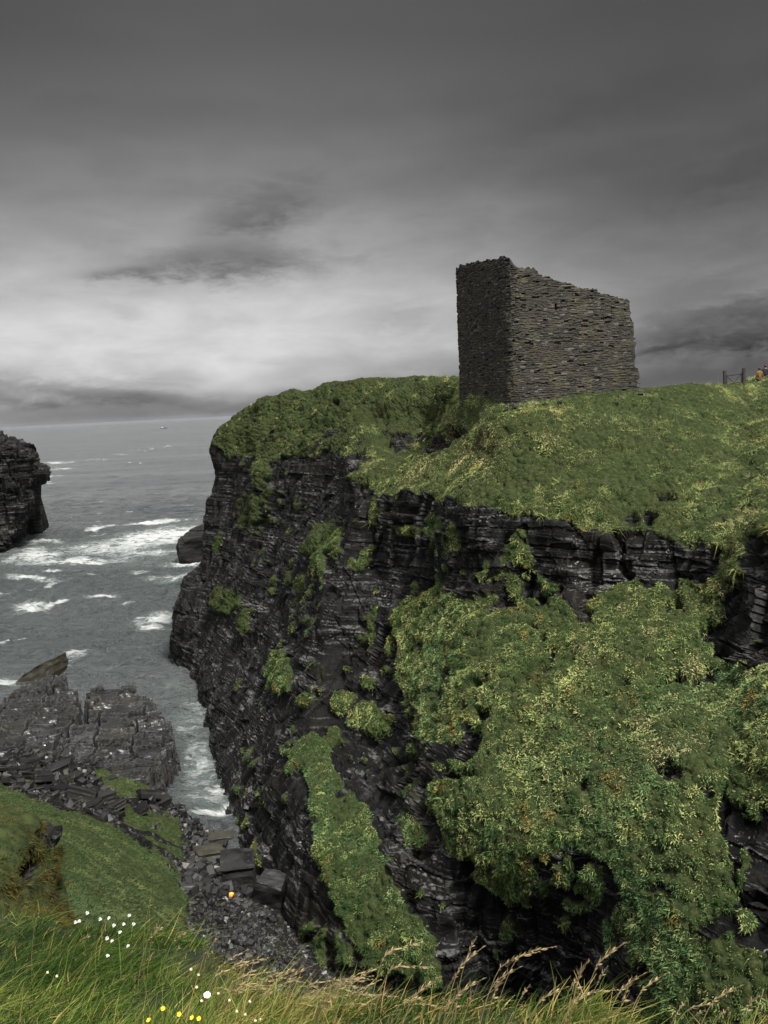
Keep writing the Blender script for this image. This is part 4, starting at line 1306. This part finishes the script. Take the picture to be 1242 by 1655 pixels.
# ------------------------------------------------------------------ boat far out
bd = P(265, 692.5, z=0.0)
boat = empty('fishing_boat', (bd[0], bd[1], 0.0), 0.25)
tag(boat, 'tiny dark fishing boat far out near the horizon', 'boat')
M_HULL = mat_plain('boat_hull', (0.03, 0.05, 0.09), 0.5, 0.2, 1)
M_CAB = mat_plain('boat_cabin', (0.35, 0.35, 0.36), 0.5, 0.2, 1)
bl_ = 19.0
st_ = [(-.5, .62, 1.0), (-.3, .95, .95), (0, 1, 1.0), (.25, .85, 1.15), (.42, .42, 1.4), (.5, .03, 1.6)]
vs = []
for (t_, w_, h_) in st_:
    for (yy, zz_) in ((-1, 1), (-.8, 0), (0, -.4), (.8, 0), (1, 1)):
        vs.append((t_ * bl_, yy * w_ * 2.7, zz_ * h_ * 2.0 if zz_ > 0 else zz_ * 1.0))
HV = np.array(vs)
fs = []
for i in range(5):
    for j in range(4): fs.append((i * 5 + j, i * 5 + j + 1, i * 5 + 6 + j, i * 5 + 5 + j))
    fs.append((i * 5 + 4, i * 5, i * 5 + 5, i * 5 + 9))
me = bpy.data.meshes.new('hull'); me.from_pydata(vs, [], fs + [(0, 1, 2, 3, 4)]); me.materials.append(M_HULL)
o = bpy.data.objects.new('hull', me); COL.objects.link(o); o.parent = boat
bm = bmesh.new(); box_bm(bm, (-4.5, 0, 3.4), (4.2, 3.4, 2.9)); box_bm(bm, (-4.3, 0, 5.0), (4.8, 3.8, .25)); bmesh.ops.bevel(bm, geom=bm.edges, offset=.12, segments=1, affect='EDGES'); bm_obj('cabin', bm, M_CAB, boat)
bm = bmesh.new(); bar(bm, (1.5, 0, 1.8), (1.5, 0, 8.5), .25); bar(bm, (1.5, 0, 7.5), (6.5, 0, 5.5), .18); bm_obj('mast', bm, M_HULL, boat)

# ------------------------------------------------------------------ mossy knoll in the lower left
KN = [
 [(-260, 1290, 14.5), (-260, 1330, 12), (-260, 1400, 11), (-260, 1480, 10), (-260, 1600, 8.5)],
 [(-60, 1312, 15), (-60, 1335, 13), (-60, 1400, 12), (-60, 1480, 11), (-60, 1600, 9)],
 [(15, 1318, 15), (18, 1338, 13.4), (20, 1400, 12.4), (20, 1480, 11.6), (20, 1600, 9.4)],
 [(50, 1328, 15.2), (52, 1345, 14), (56, 1405, 13), (60, 1470, 12.2), (64, 1600, 9.8)],
 [(68, 1338, 15.8), (74, 1352, 14.8), (82, 1410, 14.2), (90, 1470, 13.4), (100, 1600, 10.5)],
 [(60, 1345, 17.5), (80, 1362, 16.6), (88, 1415, 16.2), (96, 1475, 15.4), (112, 1600, 12.5)],
]
kc = np.array([colpts(c) for c in KN])
kb = kc[:, :1] + np.array((-1.2, 2.5, -2.0)); kb2 = kc[:, :1] + np.array((-1.5, 4.0, -8.0))
kf = kc[:, -1:] + np.array((0, 0.5, -4.0))
kc = np.concatenate([kb2, kb, kc, kf], 1)
ke = kc[-1] + np.array((-3, 3, -0.5))
kc = np.concatenate([kc, ke[None]])
KS = net(kc, [40, 60, 50, 44, 30, 10], [6, 8, 30, 70, 70, 60, 6])
KNm = grid_normals(KS)
kfl = np.mean(np.einsum('ijk,ijk->ij', KNm[20:200, 15:180], CAM - KS[20:200, 15:180])) < 0
if kfl: KNm = -KNm
kx, ky, kd = proj(KS)
bare = np.zeros(KS.shape[:2])
for (cx, cy, rx, ry) in ((76, 1362, 14, 26), (46, 1402, 18, 20), (88, 1440, 10, 22), (58, 1356, 9, 8), (30, 1440, 12, 8), (92, 1480, 7, 16)):
    bare = np.maximum(bare, ((kx - cx) / rx) ** 2 + ((ky - cy) / ry) ** 2 < 1 + fbm(KS / .5, 3, 401) * 1.2)
kg = blur(1 - bare.astype(float), 2); kg[:, :3] = 0
KS2 = KS + KNm * ((fbm(KS / 0.9, 4, 402) * 0.22 + np.abs(vn(KS / .3, 403)) * 0.07) + (1 - kg) * (-0.25 + (blocks(KS, .3, .4, .4, 404) - .5) * .25))[..., None]
KN2 = grid_normals(KS2) * (-1 if kfl else 1)
tag(mesh_np('bank', KS2, grid_faces(*KS.shape[:2], kfl), M_CLIFF, attrs={'grass': kg.ravel(), 'edge': ((1 - kg) * (h3(np.arange(KS.shape[0])[:, None] // 5 + np.zeros(KS.shape[:2], int), np.arange(KS.shape[1])[None] // 4 + np.zeros(KS.shape[:2], int), np.zeros(KS.shape[:2], int), 3) > .8)).ravel()}), kind='structure')
_c = slope_col


def slope_col(p, seed=0, dry=0.0, cool=0.0):
    if seed != 9: return _c(p, seed, dry, cool)
    a = np.clip(0.5 + fbm(p / 0.6, 3, 411) * 0.9 + rng.normal(0, .2, len(p)), 0, 1)
    c = lerp3(np.repeat(np.array((0.016, 0.022, 0.006))[None], len(p), 0), np.repeat(np.array((0.065, 0.048, 0.013))[None], len(p), 0), a)
    return c * (0.7 + .6 * rng.random(len(p)))[:, None]


tag(tufts(KS2, KN2, kg, 420, 'grass', (0.05, 0.13), 0.020, None, 0, 9, margin=60, blades_per=8, up=0.3), kind='stuff')

# ------------------------------------------------------------------ the verge the camera stands on
VP = np.array([(-6, 1, 26.9), (-6, 4, 26.0), (-6, 6, 25.6), (-3, 1, 26.5), (-3.2, 4.6, 25.45), (-2.2, 4.6, 25.32), (-1.75, 4.4, 25.36), (-1.0, 4.1, 25.46), (-.55, 3.3, 25.72), (0, 2.75, 26.05), (.6, 2.55, 26.13), (1.2, 2.5, 26.10), (2, 2.5, 26.0), (4, 2.6, 25.8), (0, 0, 26.4), (-1, 1.5, 26.32), (1, 1, 26.3), (3, 0, 26.4), (0, -4, 26.5), (-6, -4, 27), (6, -4, 26.4), (-1.5, 3, 25.85), (6, 3, 25.8)])
vxs = np.concatenate([np.arange(-9, -3, .2), np.arange(-3, 2.4, 0.035), np.arange(2.4, 9, .2)]); vys = np.concatenate([np.arange(-6, 1.6, .25), np.arange(1.6, 7.5, 0.04)])
VX, VY = np.meshgrid(vxs, vys, indexing='ij')
VZ = tps(VP, VX, VY, 0.0005)
lipx = [-9, -6, -3.2, -2.2, -1.75, -1.0, -.72, -.5, 0, .6, 1.2, 2, 4, 9]; lipy = [6.6, 6.2, 4.9, 4.7, 4.5, 4.15, 3.6, 3.2, 2.72, 2.5, 2.42, 2.4, 2.5, 2.6]
lip = np.interp(VX, lipx, lipy) + vn(np.stack([VX / .5, VX * 0, VX * 0], -1), 420) * 0.12
over = np.clip(VY - lip, 0, None)
VZ = VZ + fbm(np.stack([VX / .5, VY / .5, VX * 0], -1), 4, 421) * 0.05 - over ** 1.15 * 2.6
VS = np.stack([VX, VY, VZ], -1)
VN = grid_normals(VS); VN *= np.sign(VN[..., 2:3])
M_SOIL = mat_plain('turf_soil', (0.010, 0.015, 0.005), 0.9, 0.5, 14, 0.2, 0.02)
tag(mesh_np('ground', VS, grid_faces(*VX.shape), M_SOIL), kind='structure')


def verge_z(x, y):
    i = np.clip(np.searchsorted(vxs, x), 1, len(vxs) - 1); j = np.clip(np.searchsorted(vys, y), 1, len(vys) - 1)
    return VZ[i, j]


M_BLADE = mat_grass('verge_grass', 0.35)
n = 110000
bx = rng.uniform(-3.4, 2.2, n); by = rng.uniform(1.98, 5.4, n)
ov = by - np.interp(bx, lipx, lipy)
bx = np.concatenate([bx, rng.uniform(-1.3, 1.7, 26000)]); by = np.concatenate([by, rng.uniform(1.95, 2.85, 26000)]); n = len(bx); ov = by - np.interp(bx, lipx, lipy)
keep = (ov < 0.30) & (rng.random(n) < 1.0)
bx, by, ov = bx[keep], by[keep], ov[keep]
n = len(bx)
base_ = np.stack([bx, by, verge_z(bx, by) - 0.01], -1)
lean = np.array((0.45, 0.05, 0))
d = np.array((0, 0, 1.0)) + rng.normal(0, .50, (n, 3)) * np.array((1, 1, .3)) + lean * rng.random((n, 1))
d /= np.linalg.norm(d, axis=1, keepdims=True)
clump = 0.7 + 0.5 * vn(base_ / .25, 430)
L = clump * rng.uniform(0.07, 0.21, n) * np.where(bx > -0.4, 0.8, 1.0)
bend = (rng.normal(0, .35, (n, 3)) + np.array((0.45, 0, -0.35))) * L[:, None]
t = np.clip(0.5 + fbm(base_ / .4, 3, 431) * 0.8 + rng.normal(0, .22, n), 0, 1)
B1 = np.array((0.009, 0.026, 0.005)); B2 = np.array((0.044, 0.080, 0.014)); B3_ = np.array((0.17, 0.20, 0.045))
cb = np.where((t < .5)[:, None], lerp3(np.repeat(B1[None], n, 0), B2, t * 2), lerp3(np.repeat(B2[None], n, 0), B3_, t * 2 - 1))
dryb = (rng.random(n) < np.where(bx > -.75, .26, .05)); cb[dryb] = np.array((0.27, 0.20, 0.075))
mossy = np.exp(-(((bx + .75) / .3) ** 2 + ((by - 3.75) / .35) ** 2)) > .4; cb[mossy] = cb[mossy] * .5 + np.array((.055, .038, .008)); L[mossy] *= .6
cb *= (0.7 + .6 * rng.random(n))[:, None]
tag(blades('grass', base_, d, L, rng.uniform(.0032, .0072, n), bend, cb, M_BLADE, 4), kind='stuff')

# ---- seed-head stalks
M_STALK = mat_plain('stalk', (0.12, 0.105, 0.045), 0.7, 0.3, 30)
M_HEAD = mat_plain('seed_head', (0.20, 0.15, 0.078), 0.8, 0.35, 60)


def stalk_meshes(seed, H_, lean_, droop, plume):
    rs = np.random.default_rng(seed)
    k = 14
    tt = np.linspace(0, 1, k)
    cx = lean_ * tt ** 1.8 + droop * np.clip(tt - .72, 0, 1) ** 2 * 6
    cz = H_ * (tt - droop * 0.5 * np.clip(tt - .75, 0, 1) ** 1.6 * 4 / max(H_, .1))
    c = np.stack([cx, np.zeros(k), cz], -1)
    r = np.linspace(.0018, .0009, k)
    ang = np.arange(5) / 5 * 2 * math.pi
    V = c[:, None] + r[:, None, None] * np.stack([np.cos(ang), np.sin(ang), 0 * ang], -1)[None]
    me1 = np.concatenate([V, V[:, :1]], 1)
    # head: many small spikelets along the top of the stem
    m = int(30 * plume) + 10
    t0 = 1 - .30 * (plume * .5 + .5)
    tk = t0 + (1 - t0) * rs.random(m)
    b_ = np.stack([np.interp(tk, tt, cx), np.zeros(m), np.interp(tk, tt, cz)], -1)
    tang = np.stack([np.interp(tk, tt, np.gradient(cx)), np.zeros(m), np.interp(tk, tt, np.gradient(cz))], -1)
    tang /= np.linalg.norm(tang, axis=1, keepdims=True) + 1e-9
    dd_ = tang * 1.0 + rs.normal(0, .30, (m, 3)); dd_ /= np.linalg.norm(dd_, axis=1, keepdims=True)
    ll = (.010 + .014 * rs.random(m)) * (0.7 + .5 * plume) * np.sin(np.clip((tk - t0) / (1 - t0), .08, .95) * math.pi) ** .5
    sd_v = np.cross(dd_, rs.normal(size=(m, 3))); sd_v /= np.linalg.norm(sd_v, axis=1, keepdims=True)
    w = .0017
    hv_ = np.stack([b_, b_ + dd_ * (ll * .45)[:, None] + sd_v * w, b_ + dd_ * ll[:, None], b_ + dd_ * (ll * .45)[:, None] - sd_v * w], 1).reshape(-1, 3)
    hf_ = np.arange(m * 4).reshape(m, 4)
    return me1, hv_, hf_


def make_stalk(seed, H_, lean_, droop, plume):
    a, hv_, hf_ = stalk_meshes(seed, H_, lean_, droop, plume)
    r = empty('grass_stalk', (0, 0, 0))
    mesh_np('stem', a, grid_faces(*a.shape[:2]), M_STALK, r, smooth=True)
    mesh_np('seed_head', hv_, hf_, M_HEAD, r)
    return r


protos_s = [make_stalk(1, .34, .07, .02, .4), make_stalk(2, .30, .10, .10, 1.0), make_stalk(3, .26, .12, .16, .7), make_stalk(4, .32, .05, .03, 1.3), make_stalk(5, .22, .10, .20, .9)]
TIPX = [.09, .2, .28, .08, .3]
TIPH = [.34, .28, .20, .31, .15]
used_s = set()


def put_stalk(px, py, d, kind, label, scale=1.0, turn=0.0):
    global used_s
    o = protos_s[kind] if kind not in used_s else copy_tree(protos_s[kind])
    used_s.add(kind)
    p = P(px, py, d)
    # stand it on the verge so that its head reaches about this height
    bx_ = p[0] - TIPX[kind] * .6 * scale
    z0 = float(verge_z(np.array(bx_), np.array(p[1])))
    need = max((p[2] - z0) / TIPH[kind], .25)
    o.location = (bx_, p[1], z0 - .01)
    o.scale = (scale, scale, need)
    o.rotation_euler = (0, 0, turn)
    tag(o, label, 'grass stalk', 'seed-head grass stalks along the verge')


TALL = [(757, 1505, 2.62, 0, 'tallest single stalk in front of the dark cave, thin pale seed head'), (941, 1546, 2.45, 3, 'broad golden plume, fullest seed head in front of the cave mouth'), (998, 1522, 2.42, 1, 'tall stalk with arching plume right of the fullest golden plume'),
        (967, 1548, 2.45, 0, 'slim stalk standing between the fullest plume and the tall arching plume'), (1186, 1588, 2.4, 1, 'stalk with arching plume in front of the dark green slope at right')]
for x, y, d_, k, lab in TALL: put_stalk(x, y, d_, k, lab, 1.0, random.uniform(-.25, .25))
srs = random.Random(11)
MID = [(775, 1538), (886, 1543), (1072, 1581), (1038, 1579), (1017, 1570), (924, 1572), (862, 1560), (831, 1562), (731, 1553), (770, 1580), (1217, 1605), (1146, 1605), (1100, 1612), (806, 1575), (845, 1590), (905, 1590), (700, 1585), (745, 1590), (1125, 1620), (1165, 1622), (985, 1600), (960, 1606), (720, 1600)]
for x, y in MID: put_stalk(x, y, srs.uniform(2.4, 2.65), srs.choice((0, 1, 3, 2, 1)), 'straw-coloured stalk with a drooping seed head rising from the verge at right', 1.0, srs.uniform(-.4, .4))
for k in range(44):
    x = srs.uniform(395, 720); y = 1560 + 60 * srs.random() + max(0, (470 - x)) * .1
    put_stalk(x, y, 2.9 + (650 - x) / 650 * .9 + srs.uniform(-.2, .1), srs.choice((2, 4, 4, 2, 1)), 'low bent golden stalk on the verge edge above the shingle', 1.0, srs.uniform(-.6, .6))
for x, y in ((250, 1480), (262, 1492), (210, 1530), (60, 1462), (150, 1500), (285, 1520), (300, 1500), (240, 1440), (330, 1530), (345, 1515)):
    put_stalk(x, y, 3.7 + srs.uniform(-.3, .3), srs.choice((0, 1)), 'thin pale stalk above the green verge at left', 1.0, srs.uniform(-.4, .4))

# ---- flowers
M_PET_W = mat_plain('white_petal', (0.78, 0.78, 0.74), 0.6, 0.06, 20); M_PET_Y = mat_plain('yellow_petal', (0.75, 0.46, 0.015), 0.45, 0.15, 20)
M_CREAM = mat_plain('cream_floret', (0.62, 0.56, 0.36), 0.7, 0.15, 60); M_CENT = mat_plain('flower_centre', (0.42, 0.25, 0.02), 0.7, 0.2, 40); M_FSTEM = mat_plain('flower_stem', (0.05, 0.09, 0.02), 0.7, 0.3, 20)


def stem_bm(h_):
    bm = bmesh.new(); bmesh.ops.create_cone(bm, cap_ends=True, segments=5, radius1=.0018, radius2=.0012, depth=h_, matrix=Matrix.Translation((0, 0, -h_ / 2))); return bm


def petal_ring(np_, r, w, cup):
    bm = bmesh.new()
    for k in range(np_):
        a = k / np_ * 2 * math.pi; ca, sa = math.cos(a), math.sin(a)
        def q(rad, sidew, zz_): return bm.verts.new((ca * rad - sa * sidew, sa * rad + ca * sidew, zz_))
        v = [q(.08 * r, 0, 0), q(.55 * r, w, cup * .5), q(r, w * .5, cup), q(r, -w * .5, cup), q(.55 * r, -w, cup * .5)]
        bm.faces.new(v)
    return bm


def flower(kind):
    r = empty({'d': 'daisy', 'b': 'buttercup', 'c': 'clover_flower', 'u': 'white_umbel'}[kind], (0, 0, 0))
    if kind == 'd':
        bm_obj('petals', petal_ring(14, .020, .0036, .004), M_PET_W, r)
        bm = bmesh.new(); bmesh.ops.create_uvsphere(bm, u_segments=10, v_segments=6, radius=.0055, matrix=Matrix.Diagonal((1, 1, .6, 1))); bm_obj('flower_centre', bm, M_CENT, r, True)
    elif kind == 'b':
        bm_obj('petals', petal_ring(5, .0105, .0062, .006), M_PET_Y, r)
        bm = bmesh.new(); bmesh.ops.create_uvsphere(bm, u_segments=8, v_segments=6, radius=.003); bm_obj('flower_centre', bm, M_CENT, r, True)
    elif kind == 'c':
        bm = bmesh.new(); rs = random.Random(3)
        for _ in range(34):
            u = Vector((rs.gauss(0, 1), rs.gauss(0, 1), rs.gauss(0, 1) + .4)).normalized() * .008
            bmesh.ops.create_icosphere(bm, subdivisions=1, radius=.0024, matrix=Matrix.Translation(u))
        bm_obj('flower_head', bm, M_CREAM, r)
    else:
        bm = bmesh.new(); rs = random.Random(5)
        for _ in range(60):
            a, q = rs.uniform(0, 6.28), .022 * math.sqrt(rs.random())
            bmesh.ops.create_icosphere(bm, subdivisions=1, radius=.0024, matrix=Matrix.Translation((math.cos(a) * q, math.sin(a) * q, .006 - q * .3 + rs.uniform(-.002, .002))))
        bm_obj('flower_head', bm, M_PET_W, r)
        bm = bmesh.new()
        for k in range(7):
            a = k / 7 * 6.28; bar(bm, (0, 0, -.03), (math.cos(a) * .016, math.sin(a) * .016, .001), .0012)
        bm_obj('rays', bm, M_FSTEM, r)
    bm_obj('stem', stem_bm(.22), M_FSTEM, r)
    return r


fl_proto = {k: flower(k) for k in 'dbcu'}
fl_used = set()
frs = random.Random(21)


def put_flower(kind, px, py, d, label, group=None, s=1.0):
    o = fl_proto[kind] if kind not in fl_used else copy_tree(fl_proto[kind])
    fl_used.add(kind)
    o.location = P(px, py, d)
    o.rotation_euler = (0.55 + frs.uniform(-.25, .25), frs.uniform(-.3, .3), frs.uniform(-.4, .4))
    o.scale = (s,) * 3
    tag(o, label, 'flower', group)


put_flower('d', 335, 1609, 2.75, 'large white daisy tilted at the viewer among green grass', None, .55)
for x, y, lab in ((264, 1631, 'largest yellow buttercup, leftmost of the bright row'), (290, 1640, 'yellow buttercup in the middle of the row'), (311, 1646, 'yellow buttercup touching its twin, the left one'), (322, 1647, 'yellow buttercup touching its twin, the right one'), (241, 1650, 'half-hidden yellow buttercup low beside the largest one')):
    put_flower('b', x, y, 2.5, lab, 'buttercups in the verge', .58)
for x, y in ((321, 1576), (309, 1567), (353, 1606), (383, 1635), (397, 1640), (371, 1617), (404, 1619), (413, 1650), (421, 1648), (326, 1618), (77, 1572), (92, 1578), (318, 1596)):
    put_flower('c', x, y, 2.75 + frs.uniform(-.1, .15), 'small cream clover head in the grass near the buttercups' if x > 200 else 'small cream clover head at the left of the verge', 'clover heads in the verge', .42)
for x, y in ((176, 1484), (184, 1496), (194, 1507), (209, 1480), (216, 1494), (122, 1491), (128, 1489), (173, 1517), (181, 1521), (207, 1529), (162, 1486), (141, 1476), (174, 1545), (200, 1494)):
    put_flower('u', x, y, 3.55 + frs.uniform(-.15, .15), 'white umbel flower standing above the grass at left', 'white umbels above the verge', .30)

# ---- buoy washed up
bp_ = ground_hit(373, 1450)
buoy = empty('buoy', tuple(bp_ + np.array((0, 0, .16))), .4)
tag(buoy, 'small orange buoy washed up on the shingle', 'buoy')
M_BUOY = mat_plain('buoy_orange', (0.85, 0.27, 0.03), 0.45, 0.15, 6)
bm = bmesh.new(); bmesh.ops.create_uvsphere(bm, u_segments=20, v_segments=14, radius=.24, matrix=Matrix.Diagonal((1, 1, .92, 1))); bm_obj('float', bm, M_BUOY, buoy, True)
bm = bmesh.new(); bmesh.ops.create_cone(bm, cap_ends=True, segments=12, radius1=.06, radius2=.04, depth=.08, matrix=Matrix.Translation((.05, -.03, .235)) @ Matrix.Rotation(.2, 4, 'Y')); bm_obj('neck', bm, M_BUOY, buoy, True)

# ------------------------------------------------------------------ sea air
bm = bmesh.new()
box_bm(bm, (0, 5900, 22), (12000, 13000, 64))
m = bpy.data.materials.new('sea_air'); m.use_nodes = True
m.node_tree.nodes.clear()
o_ = m.node_tree.nodes.new('ShaderNodeOutputMaterial'); v_ = m.node_tree.nodes.new('ShaderNodeVolumePrincipled')
v_.inputs['Color'].default_value = (0.46, 0.48, 0.52, 1); v_.inputs['Density'].default_value = 0.00003; v_.inputs['Anisotropy'].default_value = 0.2
m.node_tree.links.new(v_.outputs[0], o_.inputs['Volume'])
tag(bm_obj('haze', bm, m), kind='stuff')
